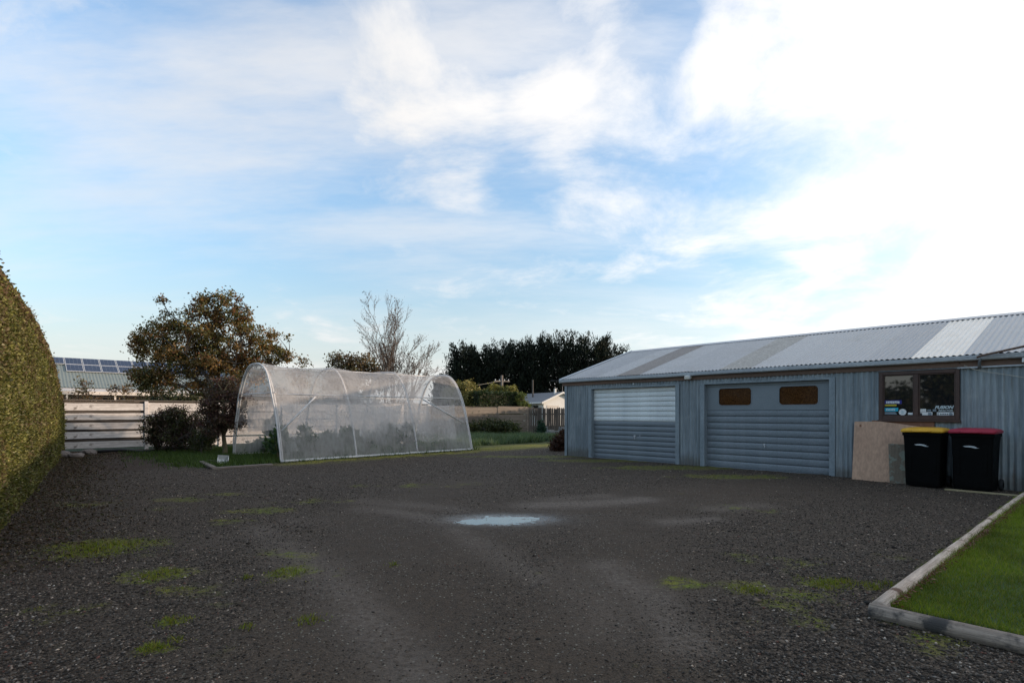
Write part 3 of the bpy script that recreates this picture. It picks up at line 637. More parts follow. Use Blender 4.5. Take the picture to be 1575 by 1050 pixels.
part('bottom_rail', MB().box(a, b, .085, .13, -.02, .012), M['door_grey'], td, bevel=.003)
roller_handle(6.17, .60, .090, td, s=.9)
# window with two panes and stickers
wx0, wx1, wz0, wz1 = WIN[0], WIN[1], 1.205, 2.155
fr = MB()
wm = (wx0+wx1)/2-.02
for q in ((wx0, wx0+.07, wz0, wz1), (wx1-.06, wx1, wz0, wz1), (wm-.035, wm+.035, wz0+.07, wz1-.07), (wx0+.07, wx1-.06, wz1-.07, wz1), (wx0+.07, wx1-.06, wz0, wz0+.07)): fr.box(q[0], q[1], -.045, .03, q[2], q[3])
wnd = part('window', fr, M['brown_frame'], shed, bevel=.004, label='brown framed two pane window with stickers')
pz = ((wx0+.07, wm-.035), (wm+.035, wx1-.06))
for x0, x1 in pz:
    sash = MB()
    z0, z1 = wz0+.07, wz1-.07
    for q in ((x0, x0+.022, z0, z1), (x1-.022, x1, z0, z1), (x0+.022, x1-.022, z0, z0+.022), (x0+.022, x1-.022, z1-.022, z1)): sash.box(q[0], q[1], -.022, .02, q[2], q[3])
    part('sash', sash, M['brown_frame'], wnd, bevel=.002); part('pane', MB().box(x0+.018, x1-.018, .000, .005, z0+.018, z1-.018), M['pane'], wnd)
part('sill', MB().box(wx0-.02, wx1+.02, -.075, .0, wz0-.035, wz0-.001), M['brown_frame'], wnd, bevel=.005)
part('head_flashing', MB().box(wx0-.03, wx1+.03, -.06, -.005, wz1+.001, wz1+.012), M['trim'], wnd, bevel=.003)
SY = -.0012
def lx(px): k = (px-787.5)/F; return (SH.y*k-SH.x)/(u.x-u.y*k)      # photo column -> metres along the wall
def lz(px, py): return CAM_H-(py-634)/F*(SH.y+u.y*lx(px))
def sticker(x0, x1, z0, z1, mat, lift=0, skew=0, lab=None):
    return part('sticker', MB().prism([(x0, z0), (x1, z0), (x1+skew, z1), (x0+skew, z1)], SY-lift-.001, SY-lift), M[mat], wnd, label=lab)
def words(txt, x, z, h, w, mat, lift, sk=0, bold=.0):
    cu = bpy.data.curves.new('lettering', 'FONT'); cu.body = txt; cu.size = 1; cu.shear = sk; cu.offset = bold
    ob = bpy.data.objects.new('lettering', cu); COL.objects.link(ob); dg = bpy.context.evaluated_depsgraph_get(); me = bpy.data.meshes.new_from_object(ob.evaluated_get(dg))
    bpy.data.objects.remove(ob); bpy.data.curves.remove(cu)
    co = np.zeros(len(me.vertices)*3, np.float32); me.vertices.foreach_get('co', co); co = co.reshape(-1, 3); mn_, mx = co.min(0), co.max(0)
    q = (co-mn_)/(mx-mn_+1e-9); out = np.stack([x+q[:, 0]*w, np.full(len(q), SY-lift), z+q[:, 1]*h], -1); me.vertices.foreach_set('co', out.ravel().astype(np.float32)); me.update()
    me.materials.clear(); me.materials.append(M[mat]); return link('lettering', me, wnd)
def box_px(p0, p1, q0, q1): return lx(p0), lx(p1), lz((p0+p1)/2, q1), lz((p0+p1)/2, q0)
sticker(*box_px(1360.5, 1387, 615.5, 621), 'st_blue', 0, 0, 'navy sticker with white capitals')
b_ = box_px(1363, 1384, 616.5, 620.2); w8 = (b_[1]-b_[0])/8
for i in range(8): sticker(b_[0]+i*w8, b_[0]+(i+.78)*w8, b_[2]+(.006 if i in (2, 5) else 0), b_[3]-(.004 if i % 3 == 1 else 0), 'st_white', .002)
sticker(*box_px(1361, 1379, 621.6, 624.2), 'st_yellow', 0, 0, 'thin yellow sticker')
sticker(*box_px(1360, 1381.5, 626.8, 632.4), 'st_cyan', 0, 0, 'turquoise sticker'); b_ = box_px(1363, 1377, 628.2, 631); w8 = (b_[1]-b_[0])/6
for i in range(6): sticker(b_[0]+i*w8, b_[0]+(i+.7)*w8, b_[2], b_[3]-(.008 if i % 2 else 0), 'st_white', .002, .006)
sticker(*box_px(1361, 1380, 633.2, 637), 'st_grey', 0, -.03, 'dull grey slanted sticker')
cxp, czp, rp = lx(1388.2), lz(1388, 633.5), .062
part('sticker', MB().prism([(cxp+rp*math.cos(t), czp+rp*1.0*math.sin(t)) for t in th[::2]], SY-.001, SY), M['st_white'], wnd, label='round white sticker')
part('sticker', MB().prism([(cxp+rp*.45*math.cos(t)*(1 if i % 2 else .55), czp+rp*.5*math.sin(t)) for i, t in enumerate(th[::4])], SY-.003, SY-.002), M['st_pale'], wnd)
sticker(*box_px(1396.5, 1404, 634.3, 637.6), 'st_white', 0, 0, 'small white rectangle sticker')
sticker(*box_px(1413.8, 1424.5, 628.5, 633), 'st_white', 0, 0, 'upper white sticker of the pair'); sticker(*box_px(1413.6, 1434, 633.4, 639.6), 'st_white', 0, 0, 'white sticker with grey end')
sticker(*box_px(1427.5, 1433, 634.2, 639), 'st_grey', .002); sticker(*box_px(1415, 1418.5, 635, 638.2), 'st_dark', .002); sticker(*box_px(1426, 1432, 629.6, 632), 'st_grey'); sticker(*box_px(1434.5, 1440, 629, 632.6), 'st_grey')
b_ = box_px(1437.5, 1467.5, 623.6, 628.4); words('FUSION', b_[0], b_[2], b_[3]-b_[2], b_[1]-b_[0], 'st_pale', .001, .35, .05)
b_ = box_px(1443.5, 1465.5, 629.6, 632.4); words('REACTOR', b_[0], b_[2], b_[3]-b_[2], b_[1]-b_[0], 'st_pale', .001, .2, .03)
sticker(*box_px(1441, 1467, 633.6, 639.6), 'st_white', 0, 0, 'long white sticker with dark marks'); sticker(*box_px(1442.2, 1443.6, 634.4, 639), 'st_grey', .002)
for i in range(4): sticker(*box_px(1446+i*3.4, 1448.4+i*3.4, 635.9, 637.6), 'st_dark', .002)
cxp, czp = lx(1462.5), lz(1462, 636.6); part('sticker', MB().prism([(cxp+.028*math.cos(t), czp+.028*math.sin(t)) for t in th[::3]], SY-.003, SY-.002), M['st_grey'], wnd)
# capping over the right hand wall, downpipe, conduit, drooping cable
part('wall_capping', MB().box(9.74, LEN, -.060, -.012, 2.145, 2.172), M['gutter'], shed, bevel=.004)
part('wall_flashing', MB().box(9.74, LEN, -.0345, -.0325, 2.172, 2.22), M['fascia'], shed)
x = lx(1508)
part('downpipe', MB().tube([(x, -.10, 2.15), (x, -.10, 2.25), (x+.03, -.12, 2.31)], .022, 10).tube([(x, -.095, 2.152), (x+.005, -.02, 2.148)], .02, 8), M['grey_pipe'], shed, True)
part('conduit', MB().tube([(x-.02, -.21, 2.325), (x+.06, -.22, 2.35), (x+.66, -.26, 2.47), (x+1.6, -.3, 2.68), (x+3.2, -.3, 3.0)], .020, 10), M['fascia'], shed, True)
part('junction_box', MB().box(10.62, 10.80, -.13, -.064, 2.20, 2.275), M['white_plastic'], shed, bevel=.006)
xs_ = [lx(1484), lx(1500), lx(1525), lx(1550), lx(1575), 11.6]; zs_ = [lz(1484, 562), lz(1500, 568.5), lz(1525, 573), lz(1550, 576.5), lz(1575, 580.5), 1.72]
part('cable', MB().tube([(x, -.07, z) for x, z in zip(xs_, zs_)], .005, 6), M['cable'], shed, True)
# flood light
fl = part('flood_light', MB().box(4.31, 4.40, -.05, -.034, 2.215, 2.30).tube([(4.355, -.05, 2.26), (4.355, -.13, 2.245)], .018, 8), M['cream'], shed, bevel=.004)
part('lamp_head', MB().box(4.27, 4.42, -.21, -.115, 2.185, 2.285), M['white_plastic'], fl, bevel=.02, loc=(0, 0, 0)); part('lamp_glass', MB().box(4.285, 4.405, -.216, -.211, 2.20, 2.27), M['cream'], fl)
part('sensor', MB().tube([(4.355, -.09, 2.21), (4.355, -.10, 2.16)], .022, 8), M['fascia'], fl, True)
part('eave_bracket', MB().box(2.58, 2.62, -.05, -.013, 2.13, 2.165), M['white_plastic'], shed, bevel=.004)

# ------------------------------------------------------------------ things against the shed
def at_shed(s_, y): p = SH+u*s_+n_*y; return (p.x, p.y, 0)
# sheets leaning on the wall
o = part('red_timber_board', MB().add([(0, -.10, -.01), (1.0, -.10, -.01), (1.02, -.022, 1.212), (.0, -.022, 1.19), (0, -.115, -.01), (1.0, -.115, -.01), (1.02, -.037, 1.212), (.0, -.037, 1.19)],
     [(0, 1, 2, 3), (7, 6, 5, 4), (3, 2, 6, 7), (0, 4, 5, 1), (1, 5, 6, 2), (0, 3, 7, 4)]), M['redboard'], None, loc=at_shed(8.38, 0), rot=(0, 0, SH_RZ)); tag(o, 'reddish brown board showing above the plywood, leaning on the shed under the window', 'board')
o = part('plywood_sheet', MB().add([(0, -.235, -.012), (1.16, -.235, -.012), (1.16, -.085, 1.07), (.72, -.075, 1.135), (.45, -.072, 1.172), (0, -.075, 1.165), (0, -.247, -.012), (1.16, -.247, -.012), (1.16, -.097, 1.07), (.72, -.087, 1.135), (.45, -.084, 1.172), (0, -.087, 1.165)],
     [(5, 4, 3, 2, 1, 0), (6, 7, 8, 9, 10, 11), (0, 1, 7, 6), (1, 2, 8, 7), (2, 3, 9, 8), (3, 4, 10, 9), (4, 5, 11, 10), (5, 0, 6, 11)]), M['ply'], None, loc=at_shed(8.085, 0), rot=(0, 0, SH_RZ)); tag(o, 'pinkish plywood sheet leaning on the shed wall left of the bins', 'plywood sheet')
kn = part('knot', MB().prism([(.11+.022*math.cos(t), .0+.025*math.sin(t)) for t in th[::4]], 0, .002), M['redboard'], o, loc=(0, -.0985, 1.08), rot=(R(-8), 0, 0))
o = part('weathered_board', MB().add([(.05, -.36, -.012), (.62, -.36, -.012), (.66, -.265, .74), (0, -.255, .745), (.05, -.375, -.012), (.62, -.375, -.012), (.66, -.28, .74), (0, -.27, .745)],
     [(0, 1, 2, 3), (7, 6, 5, 4), (3, 2, 6, 7), (0, 4, 5, 1), (1, 5, 6, 2), (0, 3, 7, 4)]), M['oldply'], None, loc=at_shed(8.72, 0), rot=(0, 0, SH_RZ)); tag(o, 'small mouldy weathered board leaning in front of the plywood beside the yellow lidded bin', 'board')
# wheelie bins: local x right, y to the wall, front face at y=0
def bin_(lidmat, label):
    t = thing('wheelie_bin', label, 'wheelie bin', (0, 0, 0), 0, 'wheelie bins beside the shed')
    def ring(w, d0, d1, z, r): return [(x, y, z) for x, y in rrect(-w, w, d0, d1, r, 4)]
    rings = [ring(.252, .05, .60, .03, .05), ring(.258, .04, .62, .10, .05), ring(.275, .02, .66, .80, .05), ring(.285, .012, .675, .93, .05), ring(.30, -.003, .69, .935, .05), ring(.30, -.003, .69, .985, .05), ring(.28, .015, .67, .986, .05)]
    m = MB(); c = len(rings[0])
    for r_ in rings: m.v += r_
    for i in range(len(rings)-1):
        for k in range(c): m.f.append((i*c+k, i*c+(k+1) % c, (i+1)*c+(k+1) % c, (i+1)*c+k))
    m.f.append(tuple(range(c))[::-1])
    for sx in (-1, 1): m.box(sx*.18-.02, sx*.18+.02, .02, .06, .30, .86)       # moulded front ribs
    b_ = part('body', m, M['bin'], t, bevel=0); b_.data.polygons.foreach_set('use_smooth', [False]*len(b_.data.polygons))
    # lid: domed, rolled front lip, hinge at the back
    lr = [ring(.312, -.03, .70, .992, .05), ring(.318, -.036, .705, 1.0, .05), ring(.316, -.034, .70, 1.035, .05), ring(.29, -.005, .68, 1.058, .06), ring(.20, .08, .60, 1.078, .07)]
    l = MB()
    for r_ in lr: l.v += r_
    for i in range(len(lr)-1):
        for k in range(c): l.f.append((i*c+k, i*c+(k+1) % c, (i+1)*c+(k+1) % c, (i+1)*c+k))
    l.f += [tuple((len(lr)-1)*c+k for k in range(c)), tuple(range(c))[::-1]]
    ld = part('lid', l, M[lidmat], t, True); ld.data.polygons.foreach_set('use_smooth', [True]*len(ld.data.polygons))
    part('lid_handle', MB().tube([(-.13, -.035, 1.02), (-.12, -.055, 1.012), (.12, -.055, 1.012), (.13, -.035, 1.02)], .011, 8), M[lidmat], t, True)
    part('handle', MB().tube([(-.24, .69, .96), (-.24, .76, .985), (.24, .76, .985), (.24, .69, .96)], .016, 8), M['bin'], t, True)
    part('axle', MB().tube([(-.27, .62, .10), (.27, .62, .10)], .012, 8), M['steel'], t)
    for sx in (-1, 1):
        w = part('wheel', MB().tube([(sx*.262, .62, .10), (sx*.272, .62, .10), (sx*.308, .62, .10), (sx*.318, .62, .10)], [.09, .10, .10, .09], 18), M['rubber'], t, True)
        part('hub', MB().tube([(sx*.316, .62, .10), (sx*.324, .62, .10)], [.05, .04], 12), M['bin'], w)
    f1 = lambda x, z: .040-.020*(z-.10)/.70-.003
    def mark(pts):
        mm = MB(); mm.v = [(x, f1(x, z), z) for x, z in pts]; mm.f = [tuple(range(len(pts)))]; return mm
    lg = mark([(-.115, .775), (-.06, .775), (.05, .768), (.075, .758), (.04, .757), (-.085, .762)]); q = mark([(-.01, .755), (.06, .752), (.105, .745), (.05, .743)]); lg.add(q.v, q.f)
    q = mark([(-.09, .782), (-.03, .784), (.04, .778), (.04, .774), (-.04, .778)]); lg.add(q.v, q.f)
    part('emblem', lg, M['st_white'], t)
    return t
b1 = bin_('lid_yellow', 'black wheelie bin with a yellow lid, beside the plywood'); b1.location = at_shed(9.36, -.80); b1.rotation_euler = (0, 0, SH_RZ+R(1))
b2 = bin_('lid_red', 'black wheelie bin with a red lid, near the lawn edging'); b2.location = at_shed(10.05, -.80); b2.rotation_euler = (0, 0, SH_RZ-R(2))
o = part('timber_batten', MB().box(-.55, .55, -.03, .03, .0, .03), M['yplank'], None, bevel=.005, loc=at_shed(10.25, -.87), rot=(0, 0, SH_RZ-R(3))); o.location.z = .0
tag(o, 'pale timber batten on the ground under the front of the red lidded bin', 'batten')
# log edging
def log(name, p0, p1, r0, r1, mat, label, seed):
    r_ = random.Random(seed); d = Vector(p1)-Vector(p0); L_ = d.length; n = 26
    pts = [(L_*i/n, .004*math.sin(i*.3+seed)+r_.uniform(-.0015, .0015), .004*math.sin(i*.37)) for i in range(n+1)]; rad = [(r0+(r1-r0)*i/n)*(1+r_.uniform(-.02, .02)) for i in range(n+1)]
    o = part(name, MB().tube(pts, rad, 16), mat, None, True, loc=p0, rot=(0, 0, math.atan2(d.y, d.x))); tag(o, label, 'log', 'log edging of the lawn'); return o
lc = Vector((2.46, 3.70, .04))
log('log_edging', lc+n_*-.02, lc+n_*7.62, .053, .049, M['logwood'], 'pale round log edging running from the lawn corner to the bins', 3)
log('log_edging', lc+u*-.03-n_*.085, lc+u*7.5-n_*.085, .051, .055, M['log_dark'], 'grey round log edging along the near end of the lawn', 5)

# ------------------------------------------------------------------ tunnel house of bird netting
tun = thing('netted_tunnel_house', 'long hooped tunnel house covered in pale bird netting over garden beds', 'tunnel house', TO, TA)
TW, THT, TL = 3.5, 2.74, 6.82; HX = (0, 2.23, 4.46, TL)
def arch(t):                      # t 0 (front foot) .. 1 (back foot)
    a = math.pi*t; c, s_ = math.cos(a), math.sin(a)
    q = math.copysign(abs(c)**.82, c); return (TW/2-TW/2*q, THT*(1-abs(q)**2.75)**.94)
for i, x in enumerate(HX):
    part('hoop', MB().tube([(x+.0, *arch(k/40)) for k in range(41)], .026, 8), M['tube'], tun, True)
nxc, nyc = 69, 40
xs_ = np.linspace(-.03, TL+.03, nxc); V = []
for j in range(nyc+1):
    t = j/nyc; y, z = arch(t)
    for x in xs_:
        d_ = min(abs(x-h) for h in HX); ks = math.sin(math.pi*min(d_/1.115, 1)/2)**2; sag = .10*ks*math.sin(math.pi*t)+.025*ks**.5*(mn.noise((x*1.6, t*5, 3))+.6*mn.noise((x*5, t*3, 9)))
        cyy, czz = TW/2, .6; ln = math.hypot(y-cyy, z-czz)+1e-6
        V.append((x+.02*mn.noise((x*2, t*6, 1)), y-(y-cyy)/ln*(sag-.034), max(.02, z-(z-czz)/ln*(sag-.034))))
idc = np.arange(nxc*(nyc+1)).reshape(nyc+1, nxc)
part_ = link('netting_cover', nmesh('netting_cover', V, np.stack([idc[:-1, :-1], idc[:-1, 1:], idc[1:, 1:], idc[1:, :-1]], -1).reshape(-1, 4), M['net'], None, True), tun)
def hem_path(x, t0, t1, n=30, w=.03): return [(x+w*mn.noise((t*9, x, 2)), arch(t)[0], arch(t)[1]+.03) for t in np.linspace(t0, t1, n)]
part('net_hem', MB().tube(hem_path(-.05, .0, 1, 40, .035), [.020+.012*abs(mn.noise((i*.7, 1, 2))) for i in range(40)], 6), M['hem'], tun, True)
part('net_hem', MB().tube(hem_path(TL+.05, .0, 1, 40, .02), .018, 6), M['hem'], tun, True)
part('bottom_roll', MB().tube([(x, -.02+.02*mn.noise((x*2, 5, 1)), .035+.012*mn.noise((x*4, 2, 2))) for x in np.linspace(-.06, TL+.06, 36)], .032, 8), M['hem'], tun, True)
part('bottom_roll', MB().tube([(x, TW+.02, .035) for x in np.linspace(-.06, TL+.06, 12)], .03, 8), M['hem'], tun, True)
def at_h(z):                      # front-side y at height z
    return min((abs(arch(t)[1]-z), arch(t)[0]) for t in np.linspace(0, .5, 200))[1]
for z in (1.86,):
    y = at_h(z); part('side_rail', MB().tube([(0, y-.0, z), (TL, y-.0, z)], .016, 8), M['tube'], tun, True); part('side_rail', MB().tube([(0, TW-y, z), (TL, TW-y, z)], .016, 8), M['tube'], tun, True)
part('ridge_rail', MB().tube([(0, TW/2, THT-.045), (TL, TW/2, THT-.045)], .016, 8), M['tube'], tun, True)
def br(x0, z0, x1, z1): part('brace', MB().tube([(x0, at_h(z0)-.03, z0), (x1, at_h(z1)-.03, z1)], .022, 8), M['tube'], tun, True)
br(.05, .85, 1.18, 1.80); br(5.05, 1.80, 6.62, .98)
part('door_rail', MB().tube([(0.01, at_h(1.62)+.02, 1.90), (0.01, TW-at_h(1.62), 1.90)], .014, 8), M['tube'], tun, True)
# curtains of spare netting hung inside
def curtain(x0, x1, z1, y, folds, amp, taper=0, zb=.12, flare=None):
    m = MB(); n = 60
    for j in range(13):
        f_ = j/12; z = z1+(zb-z1)*f_
        for i in range(n+1):
            s_ = i/n; xa = x0+(x1-x0)*s_
            if flare: xa = flare[0]+(xa-flare[0])*(1-flare[1]*f_)
            m.v.append((xa, y+amp*(.4+.6*f_)*math.sin(s_*folds*6.283+.8*math.sin(f_*3+s_*7))+.05*mn.noise((s_*6, f_*3, 4)), z+.05*math.sin(s_*3.14*3)*f_-.06*math.sin(s_*math.pi)*(1-f_)))
    for j in range(12):
        for i in range(n): k = j*(n+1)+i; m.f.append((k, k+1, k+n+2, k+n+1))
    return part('net_curtain', m, M['curtain'], tun, True)
curtain(4.5, 6.75, 1.64, .80, 9, .09, zb=.35); curtain(2.35, 4.5, 1.60, .92, 4, .06, flare=(3.9, .55), zb=.3)
curtain(.2, 6.7, 1.72, TW-.55, 12, .05, zb=.75)
link_y = [(x, 1.3, 1.66+.03*math.cos(x*2.8)) for x in np.linspace(.6, 6.7, 24)]
part('curtain_wire', MB().tube(link_y, .006, 5), M['cable'], tun, True)

# ------------------------------------------------------------------ fences (local x along, y away from the yard)
fen = thing('white_board_fence', 'weathered white horizontal board fence behind the garden and tunnel house', 'fence', FO, FA)
zb = ((.10, .25), (.435, .25), (.765, .25), (1.09, .25), (1.42, .27))
pm_ = mesh('post', MB().box(-.06, .06, -.06, .04, -.2, 1.76), M['whiteboard'], bevel=.006)
bmesh_ = []
for v_ in range(3):
    m = MB(); nseg = 6
    for i in range(nseg+1):
        x = .062+2.376*i/nseg; w0 = rnd.uniform(-.006, .006); w1 = rnd.uniform(-.006, .006)
        m.v += [(x, -.014, w0), (x, .014, w0), (x, .014, .25+w1), (x, -.014, .25+w1)]
    for i in range(nseg):
        for k in range(4): m.f.append((4*i+k, 4*i+(k+1) % 4, 4*i+4+(k+1) % 4, 4*i+4+k))
    m.f += [(3, 2, 1, 0), (4*nseg, 4*nseg+1, 4*nseg+2, 4*nseg+3)]
    bmesh_.append(mesh('board', m, M['whiteboard'], bevel=.004))
for b_ in range(-1, 6):
    link('post', pm_, fen, (2.5*(b_+1), 0, 0), (0, 0, rnd.uniform(-.02, .02)))
    for k, (z, h) in enumerate(zb):
        if b_ > 0: z, sc = z-.02, 1.16+.0*k
        else: sc = .93
        o = link('board', rnd.choice(bmesh_), fen, (2.5*b_, rnd.uniform(-.004, .004), z+rnd.uniform(-.012, .012)), (rnd.uniform(-.03, .03), rnd.uniform(-.004, .004), 0)); o.scale = (1, 1, sc*h/.25)
    part('cap_rail', MB().box(2.5*b_+.0, 2.5*b_+2.497, -.05, .05, 1.762, 1.80), M['caprail'], fen, bevel=.005, rot=(0, 0, 0))
    for z_ in ((.335, .13), (.665, .13), (.99, .13), (1.32, .13)) if b_ <= 0 else (): part('back_board', MB().box(2.5*b_+.06, 2.5*b_+2.44, .046, .066, z_[0]-.03, z_[0]+z_[1]), M['backboard'], fen)
    part('backing_rail', MB().box(2.5*b_+.0, 2.5*b_+2.497, .068, .11, .08, .18).box(2.5*b_+.0, 2.5*b_+2.497, .068, .11, 1.66, 1.75), M['caprail'], fen)
# weathered brown fence continues on the same line
fb = thing('brown_board_fence', 'weathered dark brown fence of wide horizontal boards behind the low shrubs', 'fence', FO+fx*15.06, FA)
bp = mesh('post', MB().box(-.07, .07, -.09, .06, -.2, 1.68), M['darkboard'], bevel=.008); wb = [mesh('board', MB().box(.0, 2.39, -.02, .02, 0, h), M['darkboard'], bevel=.006) for h in (.40, .36, .44)]
for b_ in range(3):
    link('post', bp, fb, (2.4*b_, .0, 0))
    for k, z in enumerate((.02, .44, .86, 1.27)): link('board', wb[(k+b_) % 3], fb, (2.4*b_+.005, -.065 if (k+b_) % 2 else -.045, z-.02*(b_ % 2)), (0, rnd.uniform(-.006, .006), 0))
    if b_: part('top_rail', MB().box(2.4*b_, 2.4*b_+2.39, -.03, .04, 1.635, 1.68), M['darkboard'], fb, bevel=.006)
    else: part('top_rail', MB().box(0, 2.39, -.03, .04, 1.66, 1.70), M['darkboard'], fb, bevel=.006)
link('post', bp, fb, (7.2, 0, 0))
fp = thing('dark_picket_fence', 'dark vertical paling fence between the brown fence and the shed corner', 'fence', FO+fx*22.4, FA)
pw = mesh('paling', MB().add([(.0, -.01, -.05), (.14, -.01, -.05), (.14, -.01, 1.60), (.07, -.01, 1.68), (0, -.01, 1.60), (0, .012, -.05), (.14, .012, -.05), (.14, .012, 1.60), (.07, .012, 1.68), (0, .012, 1.60)],
     [(4, 3, 2, 1, 0), (5, 6, 7, 8, 9), (0, 1, 6, 5), (1, 2, 7, 6), (2, 3, 8, 7), (3, 4, 9, 8), (4, 0, 5, 9)]), M['paling'])
for k in range(31): link('paling', pw, fp, (.172*k, -.035+rnd.uniform(-.008, .008), rnd.uniform(-.06, .02)), (0, rnd.uniform(-.02, .02), 0))
for z in (.35, 1.2): part('rail', MB().box(0, 5.4, .0, .05, z, z+.09), M['paling'], fp)

# ------------------------------------------------------------------ house with solar panels, behind the white fence
HA = R(42.9); hx = Vector((math.cos(HA), math.sin(HA), 0)); hn = Vector((-math.sin(HA), math.cos(HA), 0)); HO = Vector((-30.3, 37.07, 0))
hs_ = thing('green_roofed_house', 'long low house with a pale green iron roof carrying dark solar panels', 'house', HO, HA)
EZ, RZ_, HD, L0_, L1_ = 3.15, 5.30, 4.0, -7.0, 22.0
def hp(t): return ((-.25+t*(HD+.25), EZ-.12+t*(RZ_-EZ+.12)), (-.47, .88))
rf = part('roof', corr(L0_, L1_, 0, 1, hp, pitch=.19, amp=.016, seg=4), M['green_roof'], hs_, True)
part('rear_roof', MB().add([(L0_, HD, RZ_), (L1_, HD, RZ_), (L1_, 2*HD, EZ), (L0_, 2*HD, EZ)], [(0, 1, 2, 3)]), M['green_roof'], hs_)
part('ridge_cap', MB().box(L0_, L1_, HD-.12, HD+.12, RZ_+.0, RZ_+.04), M['green_roof'], hs_)
part('wall', MB().box(L0_+.1, L1_-.1, .35, 2*HD-.3, -.1, EZ-.15), M['house_pink'], hs_)
part('gable', MB().add([(L1_-.1, .0, EZ-.2), (L1_-.1, HD, RZ_-.1), (L1_-.1, 2*HD, EZ-.2)], [(0, 1, 2)]), M['house_cream'], hs_)
sd = Vector((0, HD+.25, RZ_-EZ+.12)).normalized(); sn_ = Vector((0, -sd.z, sd.y))
slope_len = math.hypot(HD+.25, RZ_-EZ+.12)
def solar(x, row):
    t0 = slope_len-.06-1.16*(row+1); o0 = Vector((x, -.25, EZ-.12))+sd*t0+sn_*.09
    m = MB().box(0, .98, 0, 1.12, -.02, .015); mt = Matrix.Translation(o0) @ Matrix(((1, 0, 0), (0, sd.y, sn_.y), (0, sd.z, sn_.z))).to_4x4(); 
    fo = part('solar_panel', m, M['alu'], rf)
    fo.matrix_local = mt
    g = MB()
    for i in range(4):
        for j in range(5): g.box(.035+i*.23, .035+i*.23+.222, .035+j*.211, .035+j*.211+.203, .0155, .019)
    g.xform(mt); gg = part('solar_cell', g, M['solar'], rf)
for c_ in range(13):
    for r_ in range(2):
        if c_ == 2 and r_ == 1 or (c_ < 2 and r_ == 1): continue
        solar(-2.6+c_*1.02, r_)
vm = MB().add([(L0_, -.25, EZ-.16), (L1_, -.25, EZ-.16), (L1_, -1.35, EZ-.40), (L0_, -1.35, EZ-.40), (L0_, -.25, EZ-.20), (L1_, -.25, EZ-.20), (L1_, -1.35, EZ-.46), (L0_, -1.35, EZ-.46)], [(0, 3, 2, 1), (4, 5, 6, 7), (0, 1, 5, 4), (2, 3, 7, 6)])
part('veranda_roof', vm, M['house_cream'], hs_); part('fascia', MB().box(L0_, L1_, -1.39, -1.352, EZ-.62, EZ-.39), M['house_cream'], hs_)
for k in range(10): part('veranda_post', MB().box(-5+2.6*k, -4.9+2.6*k, -1.34, -1.24, -.1, EZ-.46), M['house_cream'], hs_)
for k in range(8):
    x = -4.2+3.1*k; w = part('window', MB().box(x-.06, x+1.66, .30, .348, 1.0, 2.45), M['house_cream'], hs_)
    for q in (0, 1): part('pane', MB().box(x+.02+q*.8, x+.78+q*.8, .288, .299, 1.08, 2.37), M['pane'], w)

# ------------------------------------------------------------------ white house on the right, poles and wires
WO = Vector((5.36, 60.0, 0)); WD = Vector((-3.4, 6.0, 0)).normalized(); WA = math.atan2(-WD.x, WD.y)   # local y runs back along the ridge
wh = thing('white_gabled_house', 'white weatherboard house with a grey tiled roof beyond the paling fence', 'house', WO, WA)
part('wall', MB().prism([(-2.3, -.1), (2.3, -.1), (2.3, 2.5), (0, 3.45), (-2.3, 2.5)], 0, 11), M['house_white'], wh)
rm = MB().add([(-2.75, -.35, 2.42), (0, -.35, 3.58), (0, 11.3, 3.58), (-2.75, 11.3, 2.42), (-2.75, -.35, 2.34), (0, -.35, 3.48), (0, 11.3, 3.48), (-2.75, 11.3, 2.34)], [(0, 1, 2, 3), (7, 6, 5, 4), (0, 4, 5, 1), (0, 3, 7, 4), (3, 2, 6, 7)])
part('roof', rm, M['slate_roof'], wh); rm2 = MB().add([(-x, y, z) for x, y, z in rm.v], [f_[::-1] for f_ in rm.f]); part('roof', rm2, M['slate_roof'], wh)
def bargew(s_): return MB().add([(s_*2.75, -.36, 2.44), (s_*.0, -.36, 3.60), (0, -.36, 3.40), (s_*2.75, -.36, 2.24), (s_*2.75, -.40, 2.44), (0, -.40, 3.60), (0, -.40, 3.40), (s_*2.75, -.40, 2.24)], [(0, 1, 2, 3), (7, 6, 5, 4), (0, 4, 5, 1), (3, 2, 6, 7)])
for s_ in (-1, 1): part('barge_board', bargew(s_), M['house_white'], wh)
part('gutter', MB().box(-2.86, -2.74, -.3, 11.3, 2.30, 2.44), M['house_white'], wh)
part('porch_roof', MB().add([(-2.7, 2.2, 2.3), (-2.7, 7.5, 2.3), (-4.4, 7.5, 1.95), (-4.4, 2.2, 1.95), (-2.7, 2.2, 2.2), (-2.7, 7.5, 2.2), (-4.4, 7.5, 1.82), (-4.4, 2.2, 1.82)], [(0, 1, 2, 3), (7, 6, 5, 4), (3, 2, 6, 7), (0, 3, 7, 4)]), M['house_white'], wh)
part('garage_door', MB().box(-1.9, -.35, -.03, .0, .0, 2.1), M['house_cream'], wh)
w = part('window', MB().box(.55, 1.75, -.05, .0, 1.0, 2.2), M['house_white'], wh); part('pane', MB().box(.63, 1.67, -.056, -.051, 1.08, 2.12), M['pane'], w)
part('side_window', MB().box(-2.36, -2.30, 1.0, 2.0, 1.0, 2.1), M['pane'], wh)
part('chimney', MB().box(-.5, -.3, .5, .7, 3.2, 3.95), M['house_white'], wh)
ae = tag(part('aerial', MB().tube([(0, 0, 3.3), (0, 0, 5.1)], .03, 6).tube([(-1.3, 0, 4.85), (.5, 0, 4.85)], .018, 6), M['grey_pipe'], None, loc=ppx(865, 634, 61).xy.to_3d()), 'thin television aerial mast above the white house roof', 'aerial')
